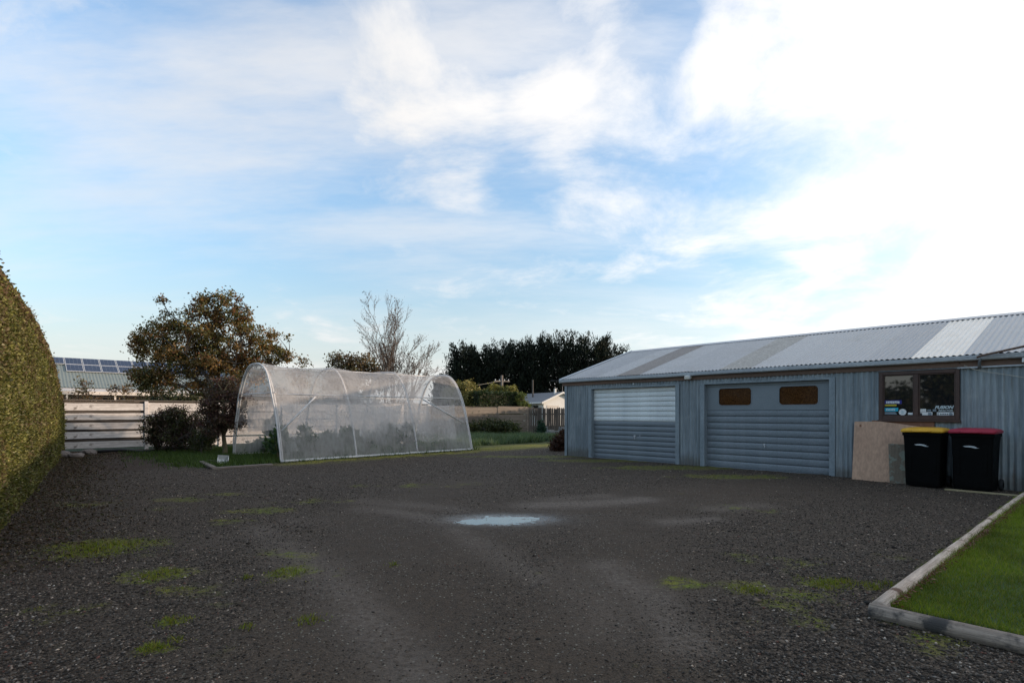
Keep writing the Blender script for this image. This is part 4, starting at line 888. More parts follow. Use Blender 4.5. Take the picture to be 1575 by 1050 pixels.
def pole(px, ptop, Y, label, arm, rad, mat):
    p = ppx(px, 634, Y); H = CAM_H+(634-ptop)/F*Y
    t = thing('utility_pole', label, 'utility pole', (p.x, p.y, 0)); part('post', MB().tube([(0, 0, -.3), (0, 0, H)], [rad*1.15, rad*.85], 10), mat, t, True)
    if arm:
        part('crossarm', MB().box(-.75, .75, -.05, .05, H-.62, H-.50), mat, t, rot=(0, 0, .35))
        for x in (-.65, -.25, .25, .65): part('insulator', MB().tube([(x*.94, x*.34, H-.50), (x*.94, x*.34, H-.36)], [.045, .03], 8), M['white_plastic'], t)
    return t, H
p1_, H1 = pole(772, 577, 52, 'pale wooden utility pole with a crossarm in front of the dark cypresses', True, .13, M['bark_pale'])
p2_, H2 = pole(819.5, 584, 63, 'thin bare brown utility pole behind the white house roof', False, .10, M['bark'])
a_ = ppx(772, 585, 52); b_ = ppx(560, 594, 40)
for dz_, dy_ in ((0, 0),):
    pts = [a_.lerp(b_, i/16)+Vector((0, dy_, dz_-.5*math.sin(math.pi*i/16))) for i in range(17)]
    tag(part('overhead_wire', MB().tube(pts, .011, 5), M['cable'], None, True), 'thin overhead wire running left from the crossarm of the pale pole', 'wire')

# ------------------------------------------------------------------ small things
def planks(name, p0, p1, w, h, mat, label, z=.0, tilt=0):
    d = Vector((p1[0]-p0[0], p1[1]-p0[1], 0)); o = part(name, MB().box(0, d.length, -w/2, w/2, 0, h), mat, None, bevel=.006, loc=(p0[0], p0[1], z), rot=(tilt, 0, math.atan2(d.y, d.x))); tag(o, label, 'plank', 'planks beside the tunnel house'); return o
planks('timber_plank', gpx(325, 722), gpx(418, 715.5), .13, .05, M['plank'], 'longer grey plank lying on the gravel edge beside the tunnel house', .0)
planks('timber_plank', gpx(310, 712.5), gpx(328, 721.5), .12, .05, M['plank'], 'short grey plank at an angle to the longer one', .02)
planks('timber_plank', gpx(316, 709.5), gpx(346, 712), .12, .04, M['bark'], 'dark rotten plank under the white tray', .01)
p = gpx(343, 713)
o = part('white_tray', MB().box(-.13, .13, -.10, .10, 0, .02).box(-.13, .13, .085, .10, .02, .15).box(-.13, -.115, -.10, .085, .02, .12).box(.115, .13, -.10, .085, .02, .12), M['white_plastic'], None, bevel=.006, loc=(p[0], p[1], .05), rot=(R(38), R(4), .4)); tag(o, 'white plastic tray lying on the planks under the purple tree', 'tray')
p0, p1 = gpx(150, 697), gpx(330, 692)
tag(part('black_pipe', MB().tube([(p0[0]+(p1[0]-p0[0])*i/12, p0[1]+(p1[1]-p0[1])*i/12+.1*math.sin(i*.9), .06+.03*math.sin(i)) for i in range(13)], .055, 8), M['blackpoly'], None, True), 'black plastic pipe lying along the foot of the white fence', 'pipe')
def rock(p, s, lab, seed):
    bm = bmesh.new(); bmesh.ops.create_icosphere(bm, subdivisions=2, radius=1)
    for v in bm.verts:
        q = v.co.copy(); v.co *= 1+.35*mn.noise(q*1.1+Vector((seed*3.1, 0, 0)))+.12*mn.noise(q*2.6+Vector((0, seed, 0))); v.co = Vector((v.co.x*s[0], v.co.y*s[1], v.co.z*s[2]))
    me = bpy.data.meshes.new('rock'); bm.to_mesh(me); bm.free(); finish(me, M['rock'])
    o = link('rock', me, None, (p[0], p[1], s[2]*.45), (0, 0, seed)); tag(o, lab, 'rock', 'rocks by the hedge end'); return o
rock(gpx(97, 702), (.26, .2, .13), 'brown rock nearest the hedge end under the fence', 1); rock(gpx(117, 703), (.28, .2, .10), 'flat pale rock in front of the other hedge-end rocks', 2)
rock(gpx(135, 698), (.24, .2, .12), 'rounded rock beside the end of the black pipe', 3)
labs = ('lower left concrete block by the brown fence', 'concrete block stacked on the lower left block', 'concrete block standing right of the stack', 'pale concrete block lying in front of the pile', 'concrete block nearest the shed corner', 'concrete block on top nearest the shed corner')
bx = [(834, 668, 33.4, 0, .2), (835, 668, 33.45, .19, .1), (846, 668, 33.2, .0, .9), (852, 668, 31.6, .0, .15), (866, 668, 32.6, 0, .3), (867, 668, 32.6, .19, .25)]
for (px, _, Y, z, a), lab in zip(bx, labs):
    t = thing('concrete_block', lab, 'concrete block', ((px-787.5)/F*Y, Y, z), a, 'concrete blocks by the paling fence')
    o = link('outer_shell', mesh('outer_shell', MB().box(-.26, .26, -.14, -.09, 0, .30).box(-.26, .26, .09, .14, 0, .30).box(-.26, -.21, -.09, .09, 0, .30).box(.21, .26, -.09, .09, 0, .30), M['concrete']), t); part('web', MB().box(-.03, .03, -.09, .09, 0, .298), M['concrete'], t)
# ------------------------------------------------------------------ vegetation
def leaf_mesh(name, P, size, C, mat='leaf', D=None, aspect=.5, parent=None, kind=None, jitter=.9, droop=0, label=None):
    """one rhombic leaf per point, each its own direction"""
    N = len(P); P = np.asarray(P); size = np.broadcast_to(size, (N,)).astype(float)
    d = rng.normal(size=(N, 3)); d /= np.linalg.norm(d, axis=1, keepdims=True)
    if D is not None: d = D+d*jitter
    d[:, 2] -= droop; d /= np.linalg.norm(d, axis=1, keepdims=True)+1e-9
    r = rng.normal(size=(N, 3)); w = np.cross(d, r); w /= np.linalg.norm(w, axis=1, keepdims=True)+1e-9
    nrm = np.cross(d, w)
    a = P-d*(size*.5)[:, None]; b = P+d*(size*.5)[:, None]; m = P+nrm*(size*.10)[:, None]; hw = (size*aspect*.5)[:, None]
    V = np.stack([a, m+w*hw, b, m-w*hw], 1).reshape(-1, 3)
    F_ = np.arange(4*N).reshape(-1, 4)
    me = nmesh(name, V, F_, M[mat], np.repeat(C, 4, 0)); o = link(name, me, parent)
    if kind: o['kind'] = kind
    if label: o['label'] = label
    return o
def blob_points(blobs, N, shell=.45):
    """points inside a list of ellipsoids (cx,cy,cz,rx,ry,rz), denser to the outside"""
    b = np.array(blobs, float); w = b[:, 3]*b[:, 4]*b[:, 5]; w = w**.8; i = rng.choice(len(b), N, p=w/w.sum())
    d = rng.normal(size=(N, 3)); d /= np.linalg.norm(d, axis=1, keepdims=True); r = rng.random(N)**shell
    return b[i, :3]+d*r[:, None]*b[i, 3:6]
def bez(p0, p1, p2, n): return [p0*(1-t)**2+p1*2*t*(1-t)+p2*t*t for t in [i/n for i in range(n+1)]]
def tree(name, label, cat, base, trunk_h, trunk_r, blobs, nclu, per, sig, lsize, cols, group=None, aspect=.6, bark='bark', limbs=7, jit=.35, crown='crown', twig=.010, spread=1.0, tone_h=None, lean=(0, 0), mat='leaf'):
    t = thing(name, label, cat, (base[0], base[1], 0), 0, group)
    cl = blob_points(blobs, nclu, .42)
    mb = MB(); top = Vector((lean[0], lean[1], trunk_h))
    tp = [Vector((lean[0]*k+.03*math.sin(k*5), lean[1]*k, trunk_h*k-.1)) for k in (0, .15, .4, .7, 1)]; mb.tube(tp, [trunk_r*q for q in (1.35, 1.08, .95, .85, .75)], 9)
    # main limbs to spread-out cluster picks, everything else joins its nearest limb
    pick = [cl[rnd.randrange(nclu)]]
    while len(pick) < limbs:
        dd = np.min([np.linalg.norm(cl-p, axis=1) for p in pick], 0); pick.append(cl[int(dd.argmax())])
    limb_pts = []
    for p in pick:
        p = Vector(p); ctrl = top.lerp(p, .45)+Vector((0, 0, .18*(p-top).length)); path = bez(top*rnd.uniform(.72, 1.0), ctrl, p, 7)
        path = [q+Vector((rnd.uniform(-1, 1), rnd.uniform(-1, 1), rnd.uniform(-1, 1)))*.03*(p-top).length*(0 < i < 7) for i, q in enumerate(path)]
        mb.tube(path, [trunk_r*.62*(1-.85*i/7) for i in range(8)], 6); limb_pts += path[2:]
    LP = np.array(limb_pts)
    for c in cl:
        d_ = np.linalg.norm(LP-c, axis=1)+.4*np.maximum(0, LP[:, 2]-c[2]); j = int(d_.argmin()); a = Vector(LP[j]); b = Vector(c); ctrl = a.lerp(b, .5)+Vector((rnd.uniform(-.1, .1), rnd.uniform(-.1, .1), .12))*(b-a).length
        mb.tube(bez(a, ctrl, b, 3), [twig*2.2, twig*1.7, twig*1.2, twig*.6], 4, False)
    part('trunk', mb, M[bark], t, True)
    # leaves gather round twig ends, each cluster of its own size and tone
    cs = rng.uniform(.55, 1.45, nclu); ct = rng.integers(0, len(cols), nclu); i = rng.choice(nclu, nclu*per, p=cs/cs.sum())
    off = rng.normal(size=(len(i), 3))*(sig*cs[i])[:, None]; P = cl[i]+off*np.array([1, 1, .75])
    cc = np.array(cols); C = np.where((rng.random(len(i)) < .68)[:, None], cc[ct[i]], cc[rng.integers(0, len(cols), len(i))])*(1+jit*(2*rng.random((len(i), 1))-1))
    leaf_mesh(crown, P, lsize*rng.uniform(.7, 1.35, len(i)), C, mat, None, aspect, t)
    return t
# ---- clipped hedge along the left
H0 = Vector((-5.56, 6.0, 0)); hd_ = Vector((-.6, .8, 0)); hn2 = Vector((-.8, -.6, 0))      # hn2 points into the hedge
hed = thing('clipped_hedge', 'tall clipped green hedge running along the left side of the gravel', 'hedge', H0, 0)
def htop(t): return np.interp(t, [-6, 4, 7, 9.5, 12, 14, 14.9], [3.10, 3.06, 2.96, 2.74, 2.27, 1.90, 1.50])
def hface(t, z): return .05*(fbm(t*.9+3, z*.9, 4)-.5)+.02*np.sin(t*1.1)
TH = 1.7
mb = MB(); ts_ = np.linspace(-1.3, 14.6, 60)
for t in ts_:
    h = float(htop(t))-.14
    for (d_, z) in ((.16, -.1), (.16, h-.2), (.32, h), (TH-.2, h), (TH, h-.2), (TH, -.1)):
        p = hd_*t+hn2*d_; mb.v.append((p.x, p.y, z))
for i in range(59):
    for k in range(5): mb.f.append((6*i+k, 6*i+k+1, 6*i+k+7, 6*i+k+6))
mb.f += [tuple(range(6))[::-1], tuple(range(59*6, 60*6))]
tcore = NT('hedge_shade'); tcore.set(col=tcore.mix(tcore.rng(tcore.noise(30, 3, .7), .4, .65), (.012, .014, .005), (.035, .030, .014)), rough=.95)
part('shade_core', mb, tcore.m, hed)  # solid core, coloured dark as the shade inside the hedge
stm = MB()
for t in np.arange(-1.0, 14.5, .55):
    p = hd_*t+hn2*.22; stm.tube([(p.x, p.y, -.1), (p.x+.03, p.y, .5), (p.x, p.y+.05, 1.1)], [.03, .022, .012], 5)
part('stems', stm, M['bark'], hed)
def hedge_leaves(N, t0, t1, size):
    t = rng.uniform(t0, t1, N); k = rng.random(N); ht = htop(t)
    face = k < .68; top = (k >= .68) & (k < .86)
    z = np.where(face, ht*rng.random(N)**.92, ht); dpt = np.where(face, .03+.13*rng.random(N)**1.5, TH*rng.random(N))
    end = k >= .86
    rs = .11                                                        # rounded shoulder
    dz_ = np.maximum(0, z-(ht-rs)); dpt = np.where(face, dpt+rs-np.sqrt(np.maximum(0, rs*rs-dz_**2)), dpt)
    z = np.where(top, ht-np.maximum(0, (.25-dpt))*.5-.05*rng.random(N), z)
    if t1 > 14:
        t = np.where(end, 14.6-.12*rng.random(N)+.05*rng.normal(size=N), t); z = np.where(end, 1.55*rng.random(N), z); dpt = np.where(end, TH*rng.random(N), dpt)
    else:
        e2 = rng.random(N) < .5; t = np.where(end & e2, -1.32+.08*rng.random(N), t); z = np.where(end, ht*rng.random(N)**.8, z); dpt = np.where(end, np.where(e2, TH*rng.random(N), TH-.1*rng.random(N)), dpt)
    dpt = dpt+np.where(face, hface(t, z), 0); z = z+np.where(top, .05*(fbm(t*1.3, dpt, 4)-.5), 0)
    sp = rng.random(N) < .035; dpt = np.where(sp & face, dpt-.05*rng.random(N)-.03, dpt); z = np.where(sp & top, z+.07*rng.random(N), z)
    P = np.stack([hd_.x*t+hn2.x*dpt, hd_.y*t+hn2.y*dpt, z], -1)
    out = np.where(face[:, None], np.array([.8, .6, .25]), np.array([0, 0, 1.0]))
    nn = fbm(t*1.4, z*1.4+9, 4); n2 = fbm(t*5, z*5, 3)
    base = np.array([(.125, .125, .030), (.065, .072, .018), (.17, .16, .042), (.13, .10, .040), (.25, .22, .08)]); j = rng.choice(5, N, p=[.32, .3, .18, .13, .07])
    C = base[j]*(.30+1.45*n2)[:, None]*(1+.3*(2*rng.random((N, 1))-1)); br_ = (nn > .55) & (rng.random(N) < .5); C[br_] = np.array([.12, .085, .04])*(.7+.6*rng.random((br_.sum(), 1)))
    tb_ = (z > ht-.35) & (rng.random(N) < .45); C[tb_] = np.array([.14, .085, .045])*(.6+.8*rng.random((tb_.sum(), 1))); yl = (t > 9) & (z < 1.5) & (rng.random(N) < .25); C[yl] = np.array([.20, .19, .04])*(.6+.8*rng.random((yl.sum(), 1)))
    C[rng.random(N) < .02] = (.30, .26, .14)
    kp = ~(face & (fbm(t*2.3+40, z*2.3, 3) < .36) & (rng.random(N) < .75))          # thin, hollow places in the clipped face
    return P[kp], size*rng.uniform(.6, 1.4, kp.sum()), C[kp], out[kp]
for args in ((165000, -1.3, 6, .040), (95000, 6, 15, .050)):
    P, sz_, C, out = hedge_leaves(*args); leaf_mesh('foliage', P, sz_, C, 'leaf', out, .55, hed, jitter=.9)
# unseen hedges added to block the sun: beyond the lawn, and behind the shed
def plain_hedge(name, label, p0, p1, h, th_, n, size, cols):
    p0, p1 = Vector((*p0, 0)), Vector((*p1, 0)); d = p1-p0; L_ = d.length; t = thing(name, label, 'hedge', p0, math.atan2(d.y, d.x))
    part('shade_core', MB().box(.1, L_-.1, .1, th_-.1, -.1, h-.12), tcore.m, t)  # solid core in the same painted shade colour
    k = rng.random(n); x = rng.random(n)*L_; y = np.where(k < .35, .1*rng.random(n), np.where(k < .65, th_*rng.random(n), th_-.1*rng.random(n))); z = np.where((k > .35) & (k < .65), h+.12*rng.normal(size=n)*.6, h*rng.random(n))
    e = rng.random(n) < .08; x = np.where(e, np.where(rng.random(n) < .5, .05, L_-.05), x); y = np.where(e, th_*rng.random(n), y); z = np.where(e, h*rng.random(n), z)
    leaf_mesh('foliage', np.stack([x, y+.05*rng.normal(size=n), z], -1), size*rng.uniform(.7, 1.4, n), pal(n, cols, .35), 'leaf', None, .6, t); return t
G_ = [(.035, .055, .015), (.05, .07, .02), (.065, .075, .025)]
plain_hedge('added_shade_hedge', 'tall dark hedge added out of view on the far right to shade the yard', (17.5, -12), (15.6, 3.2), 3.6, 1.4, 9000, .16, G_)
plain_hedge('added_shade_hedge', 'green hedge added unseen behind the shed to shade the fence', (9.5, 23.5), (11.5, 39), 2.7, 1.4, 9000, .16, G_)
# ---- trees
OAK = [(.18, .102, .032), (.135, .098, .029), (.215, .12, .038), (.090, .088, .028), (.145, .066, .028), (.115, .105, .03)]
ok_ = ppx(352, 634, 27)
def pb(px, py, Y, rx, ry, rz, base): p = ppx(px, py, Y); return (p.x-base.x, p.y-base.y, p.z, rx, ry, rz)
tree('oak_tree', 'broad oak tree in brown autumn leaf behind the white fence', 'tree', ok_, 1.5, .17,
     [pb(330, 500, 27, 1.75, 1.7, 1.45, ok_), pb(258, 535, 27, 1.35, 1.5, 1.30, ok_), pb(395, 530, 27, 1.55, 1.6, 1.10, ok_), pb(300, 545, 27, 1.8, 1.7, 1.0, ok_), pb(235, 582, 26.6, .95, 1.1, .75, ok_), pb(340, 470, 27, .9, .9, .72, ok_),
      pb(420, 550, 27, .75, 1.0, .55, ok_), pb(262, 492, 27, .42, .5, .75, ok_), pb(215, 535, 27, .35, .6, .75, ok_), pb(345, 560, 26.6, 1.3, 1.4, .6, ok_), pb(330, 600, 26.8, 1.1, 1.0, .6, ok_), pb(290, 585, 26.8, 1.2, 1.0, .6, ok_), pb(380, 580, 26.8, .9, .9, .7, ok_), pb(352, 462, 27, .35, .4, .55, ok_), pb(250, 470, 27, .16, .3, .5, ok_), pb(436, 545, 27, .4, .6, .3, ok_), pb(212, 520, 27, .2, .4, .4, ok_), pb(385, 490, 27, .5, .5, .5, ok_), pb(215, 590, 26.6, .5, .6, .6, ok_)], 540, 64, .155, .115, OAK, limbs=12, twig=.011)
pt = Vector((*gpx(345, 700), 0))
PUR = [(.085, .035, .030), (.060, .030, .026), (.11, .050, .034), (.055, .045, .026), (.10, .065, .035)]
tree('purple_leaf_tree', 'small purple leaved tree with a forked trunk beside the open end of the tunnel house', 'tree', pt, .85, .075,
     [pb(345, 632, 17.4, .68, .65, .52, pt), pb(330, 655, 17.3, .42, .5, .35, pt), pb(372, 612, 17.4, .45, .5, .42, pt), pb(345, 598, 17.5, .5, .5, .38, pt), pb(362, 650, 17.4, .40, .4, .32, pt), pb(322, 625, 17.4, .35, .4, .4, pt)], 260, 50, .085, .06, PUR, limbs=8, bark='bark_moss', twig=.007)
ps = Vector((*gpx(268, 696), 0))
tree('purple_shrub', 'dense dark purple shrub against the white fence left of the small tree', 'shrub', ps, .35, .05,
     [pb(258, 655, 18.9, .68, .55, .58, ps), pb(290, 660, 18.9, .66, .55, .62, ps), pb(315, 668, 18.6, .42, .5, .58, ps), pb(240, 668, 18.9, .36, .45, .50, ps), pb(275, 680, 18.6, .95, .5, .35, ps), pb(270, 645, 18.9, .8, .5, .42, ps)], 340, 60, .085, .06,
     [(.060, .030, .025), (.045, .026, .020), (.075, .045, .025), (.045, .050, .018), (.070, .070, .022)], limbs=9, twig=.006)
ps = Vector((*gpx(310, 699), 0))
tree('green_shrub', 'low olive green shrub between the purple shrub and the small tree trunk', 'shrub', ps, .3, .035, [pb(312, 678, 17.8, .36, .35, .45, ps), pb(322, 665, 17.8, .25, .3, .35, ps)], 70, 30, .07, .055, [(.06, .07, .02), (.08, .08, .025), (.05, .055, .02)], limbs=5, twig=.005)
# leafy weeds by the tunnel's open end
def leafy(name, label, p, blobs, n, size, cols, cat='plant', group=None, aspect=.5):
    t = thing(name, label, cat, (p[0], p[1], 0), 0, group); sb = MB()
    for k in range(9): a = rnd.random()*6.28; q = blobs[k % len(blobs)]; sb.tube([(0, 0, -.02), (q[0]*.5+.1*math.cos(a), q[1]*.5+.1*math.sin(a), q[2]*.6), (q[0]+.5*q[3]*math.cos(a), q[1]+.5*q[4]*math.sin(a), q[2]+.2*q[5])], [.014, .010, .005], 5)
    part('stems', sb, M['bark_moss'], t)
    P = blob_points(blobs, n, .5); D = P.copy(); D[:, 2] *= .4; D /= np.linalg.norm(D, axis=1, keepdims=True)+1e-6
    leaf_mesh('leaves', P, size*rng.uniform(.6, 1.3, n), pal(n, cols, .35), 'leaf', D, aspect, t, jitter=.6); return t
KALE = [(.030, .070, .032), (.040, .085, .035), (.055, .10, .035), (.07, .11, .03)]
p = Vector((*gpx(412, 697), 0)); leafy('comfrey_plant', 'bright green leafy clump just outside the open end of the tunnel house', p, [(0, 0, .28, .5, .4, .28)], 420, .16, [(.05, .12, .03), (.07, .15, .03), (.04, .09, .03)])
p = Vector((*gpx(420, 692), 0)); leafy('kale_plant', 'tall dark green leafy plant behind the bright clump outside the tunnel', p, [(0, 0, .75, .38, .35, .45), (.1, .1, 1.1, .22, .22, .25)], 420, .15, KALE)
p = Vector((*gpx(388, 696), 0)); leafy('weed_clump', 'low grey green weed clump left of the bright leafy clump', p, [(0, 0, .22, .3, .3, .25)], 220, .10, [(.06, .10, .05), (.08, .12, .06)])
# kale and weeds growing inside the tunnel
k0 = leafy('kale_plant', 'dark green kale plant growing in the bed inside the netted tunnel', (0, 0), [(0, 0, .55, .40, .36, .42), (.05, 0, .95, .25, .25, .2)], 330, .15, KALE, group='kale plants inside the netted tunnel')
for i in range(13):
    c = k0 if i == 0 else copy_tree(k0)
    q = TO+ta*(.45+i*.36+rnd.uniform(-.08, .08))+tb*(1.0+.75*(i % 2)+rnd.uniform(-.15, .15)); s_ = rnd.uniform(.85, 1.12)
    c.location = (q.x, q.y, 0); c.rotation_euler = (0, 0, rnd.random()*6.28); c.scale = (s_, s_, s_*rnd.uniform(.70, .92))
w0 = leafy('lettuce_plant', 'pale green low leafy vegetable inside the netted tunnel', (0, 0), [(0, 0, .14, .26, .24, .16)], 150, .11, [(.08, .15, .04), (.10, .17, .05), (.06, .11, .03)], group='low vegetables inside the netted tunnel')
for i in range(14):
    c = w0 if i == 0 else copy_tree(w0)
    q = TO+ta*(2.3+i*.32+rnd.uniform(-.1, .1))+tb*(.42+.25*(i % 2)); c.location = (q.x, q.y, 0); c.rotation_euler = (0, 0, rnd.random()*6.28); s_ = rnd.uniform(.7, 1.25); c.scale = (s_, s_, s_)
# bare tree, several stems
def bare(name, label, base, stems, seed, twig_leaf=None):
    r_ = random.Random(seed); t = thing(name, label, 'tree', (base.x, base.y, 0)); mb = MB(); tips = []
    def grow(p, d, L_, r0, lvl):
        n = 4; pts = [p]; q = p.copy(); dd = d.copy()
        for i in range(n):
            dd = (dd+Vector((r_.gauss(0, .09), r_.gauss(0, .09), .05 if lvl else .03))).normalized(); q = q+dd*L_/n; pts.append(q.copy())
        mb.tube(pts, [r0*(1-.55*i/n) for i in range(n+1)], 6 if lvl < 1 else (4 if lvl < 2 else 3), False)
        if lvl >= 4: tips.append(q); return
        k = (7, 6, 5, 4)[lvl]
        for i in range(k):
            f_ = .30+.70*(i+r_.random()*.6)/k; f_ = min(f_, 1); j = min(int(f_*n), n-1); s0 = pts[j].lerp(pts[j+1], f_*n-j)
            ax = dd.orthogonal().normalized(); ax.rotate(Matrix.Rotation(r_.random()*6.28, 3, dd)); nd = (dd*1.0+ax*r_.uniform(.28, .56)).normalized()
            grow(s0, nd, L_*r_.uniform(.34, .52), max(.0075, r0*.40*(1.1-.4*f_)), lvl+1)
    for (ox, oy, dx_, h, r0) in stems: grow(Vector((ox, oy, -.1)), Vector((dx_, r_.uniform(-.05, .05), 1)).normalized(), h, r0, 0)
    part('trunk', mb, M['bark_grey'], t, True)
    if twig_leaf:
        P = np.array([list(q) for q in tips]); P = np.repeat(P, 2, 0)+rng.normal(size=(2*len(P), 3))*.10; P = P[rng.random(len(P)) < twig_leaf]
        leaf_mesh('crown', P, .10*rng.uniform(.6, 1.3, len(P)), pal(len(P), [(.09, .05, .03), (.12, .07, .04)], .3), 'leaf', None, .6, t)
    return t
bb = ppx(606, 634, 36)
bare('bare_tree', 'tall bare multi stemmed tree rising behind the netted tunnel house', bb, [(-.40, 0, -.10, 5.7, .10), (-.1, .2, -.04, 6.0, .09), (.2, 0, .0, 5.1, .10), (.4, .1, .0, 4.6, .08), (.7, 0, .04, 3.6, .07), (.1, .3, .03, 4.6, .07)], 5, .22)
# mid-distance shrubs and trees
bt = ppx(540, 634, 46)
tree('brown_tree', 'rounded brown leaved tree showing over the top of the netted tunnel house', 'tree', bt, 2.0, .16, [pb(525, 560, 46, 1.6, 1.6, 1.1, bt), pb(560, 562, 46, 1.5, 1.5, 1.0, bt), pb(585, 572, 46, 1.2, 1.4, 1.0, bt), pb(545, 585, 46, 2.8, 1.8, 1.4, bt)], 200, 36, .26, .20, [(.10, .075, .030), (.12, .075, .032), (.075, .070, .025), (.09, .055, .028)], limbs=9, twig=.015)
bt = ppx(466, 634, 44)
tree('twiggy_shrub', 'small twiggy shrub tip poking above the tunnel house between the oak and the brown tree', 'shrub', bt, 2.6, .05, [pb(466, 556, 44, .3, .3, .4, bt), pb(462, 580, 44, .9, .9, .9, bt)], 40, 26, .2, .16, OAK, limbs=5)
for (px, py, Y, blobs, lab, cols, nm) in (
    (150, 600, 30, [(-1.5, 0, 1.7, 1.1, .8, .75), (.2, 0, 1.65, 1.2, .8, .65), (1.4, .2, 1.55, .8, .7, .5), (-.9, 0, 2.6, .25, .4, .6), (.7, 0, 2.6, .2, .3, .6), (1.6, 0, 2.5, .2, .3, .6)], 'rambling brown autumn shrub over the fence in front of the veranda', [(.15, .085, .045), (.12, .07, .04), (.19, .12, .06), (.10, .085, .035)], 'rambling_shrub'),
    (262, 605, 29, [(-.4, 0, 1.9, .9, .7, .7), (.8, 0, 1.8, .8, .7, .6)], 'green grey shrub behind the fence under the oak branches', [(.07, .08, .035), (.055, .07, .03), (.09, .085, .04)], 'green_shrub'),
    (440, 600, 32, [(-.9, 0, 2.0, 1.2, .9, .8), (.6, 0, 1.9, 1.3, .9, .75), (1.8, 0, 1.7, .8, .8, .6)], 'brown green shrub seen through the open end of the tunnel netting', [(.09, .06, .03), (.07, .065, .028), (.11, .08, .04)], 'rambling_shrub'),
    (545, 600, 38, [(-1.2, 0, 2.0, 1.5, .9, .8), (1.2, 0, 2.0, 1.5, .9, .7), (3.2, 0, 1.8, 1.0, .9, .6)], 'brown shrub seen through the middle of the tunnel netting', [(.10, .06, .032), (.08, .065, .03)], 'rambling_shrub')):
    b_ = ppx(px, 634, Y); tree(nm, lab, 'shrub', b_, .8, .05, blobs, 120, 26, .16, .12, cols, limbs=7, twig=.008)
# ---- beyond the brown fence
gb = ppx(712, 634, 46); tree('golden_shrub', 'rounded olive gold shrub beside the tunnel house end, beyond the brown fence', 'shrub', gb, .9, .08, [pb(712, 604, 46, 1.35, 1.2, .95, gb), pb(728, 615, 45, 1.0, 1.0, .65, gb), pb(700, 610, 46, 1.0, 1.0, .9, gb), pb(738, 622, 44.5, .6, .7, .4, gb)], 240, 34, .16, .17, [(.22, .19, .05), (.16, .145, .04), (.28, .22, .075), (.11, .11, .03)], limbs=8)
gb = ppx(770, 634, 50); tree('golden_shrub', 'yellow green shrub top behind the square clipped hedge, at the foot of the pole', 'shrub', gb, .9, .08, [pb(763, 600, 50, .8, .7, .5, gb), pb(784, 601, 50, .6, .7, .42, gb), pb(772, 606, 50, 1.2, .7, .4, gb)], 130, 32, .16, .17, [(.26, .23, .06), (.20, .18, .05), (.14, .14, .04)], limbs=7)
q0, q1 = ppx(737, 634, 43.5), ppx(805, 634, 46.5)
t_ = plain_hedge('square_clipped_hedge', 'dark square clipped hedge behind the brown board fence', (q0.x, q0.y), (q1.x, q1.y), 2.92, 1.5, 9000, .15, [(.022, .042, .014), (.03, .05, .016), (.045, .055, .02)])
gb = ppx(803, 634, 46); tree('golden_shrub', 'small bright green shrub at the right end of the square clipped hedge', 'shrub', gb, .8, .05, [pb(801, 614, 46, .42, .5, .62, gb), pb(806, 622, 45.5, .42, .5, .4, gb)], 70, 30, .12, .13, [(.13, .15, .035), (.10, .12, .03)], limbs=5)
# low shrub row, grey-green ground cover, little conifer, dead heap
for (px, rx, hz_, lab) in ((722, .75, .78, 'low dark green shrub nearest the tunnel house end'), (750, .95, .92, 'low dark green shrub in the middle of the row before the brown fence'), (775, .85, .88, 'low dark green shrub at the right end of the row before the brown fence')):
    b_ = Vector(((px-787.5)/F*29.5, 29.5, 0)); tree('low_shrub', lab, 'shrub', b_, .25, .04, [(0, 0, hz_*.5, rx, .7, hz_*.5), (rx*.3, 0, hz_*.62, rx*.6, .5, hz_*.4)], 130, 34, .10, .10, [(.045, .060, .016), (.06, .07, .02), (.035, .045, .015), (.09, .08, .03)], group='low shrubs before the brown fence', limbs=6, twig=.006)
b_ = Vector(((833-787.5)/F*31, 31, 0)); tree('dwarf_conifer', 'small dark green conifer in front of the concrete blocks', 'shrub', b_, .2, .03, [(0, 0, .35, .30, .3, .35), (0, 0, .65, .18, .18, .3)], 80, 40, .06, .07, [(.02, .055, .03), (.03, .07, .035)], limbs=4, twig=.004)
b_ = Vector(((861-787.5)/F*19.6, 19.6, 0)); tree('dead_fern_heap', 'rusty brown dead bush beside the left corner of the shed', 'bush', b_, .15, .03, [(.0, 0, .24, .26, .3, .26), (.14, .1, .48, .16, .2, .22), (-.16, -.1, .16, .2, .25, .18)], 120, 34, .06, .07, [(.075, .030, .018), (.05, .024, .016), (.10, .045, .024)], limbs=6, twig=.004)
# ground cover (stuff)
N = 60000; s_ = rng.uniform(6.95, 16, N); t_ = rng.uniform(1.3, 11.5, N)
X = TO.x+ta.x*s_+tb.x*t_; Y = TO.y+ta.y*s_+tb.y*t_; nn = fbm(X*1.0, Y, 4, 1.2)
ok = (fbm(X+9, Y, 3, .7) > .30) & ~in_shed(X, Y) & (((X-FO.x)*fn.x+(Y-FO.y)*fn.y) < -.4) & (t_ > 1.2+.8*fbm(X, Y+3, 3, .9)); X, Y, nn = X[ok], Y[ok], nn[ok]; N = len(X)
blades('grey_green_ground_cover', X, Y, np.zeros(N), (.14+.34*nn)*rng.uniform(.5, 1.2, N), np.full(N, .035), pal(N, [(.11, .155, .085), (.085, .13, .070), (.14, .18, .105), (.08, .125, .04)], .3), 1.0)
N = 90000; s_ = rng.uniform(-4.5, 7.2, N); t_ = rng.uniform(-.1, 7.5, N)**1.0
X = TO.x+ta.x*s_+tb.x*t_; Y = TO.y+ta.y*s_+tb.y*t_; f = fields(X, Y); ok = (rng.random(N) < f['green']*(.35+.8*f['nB'])) & (((X-FO.x)*fn.x+(Y-FO.y)*fn.y) < -.1); X, Y = X[ok], Y[ok]; N = len(X)
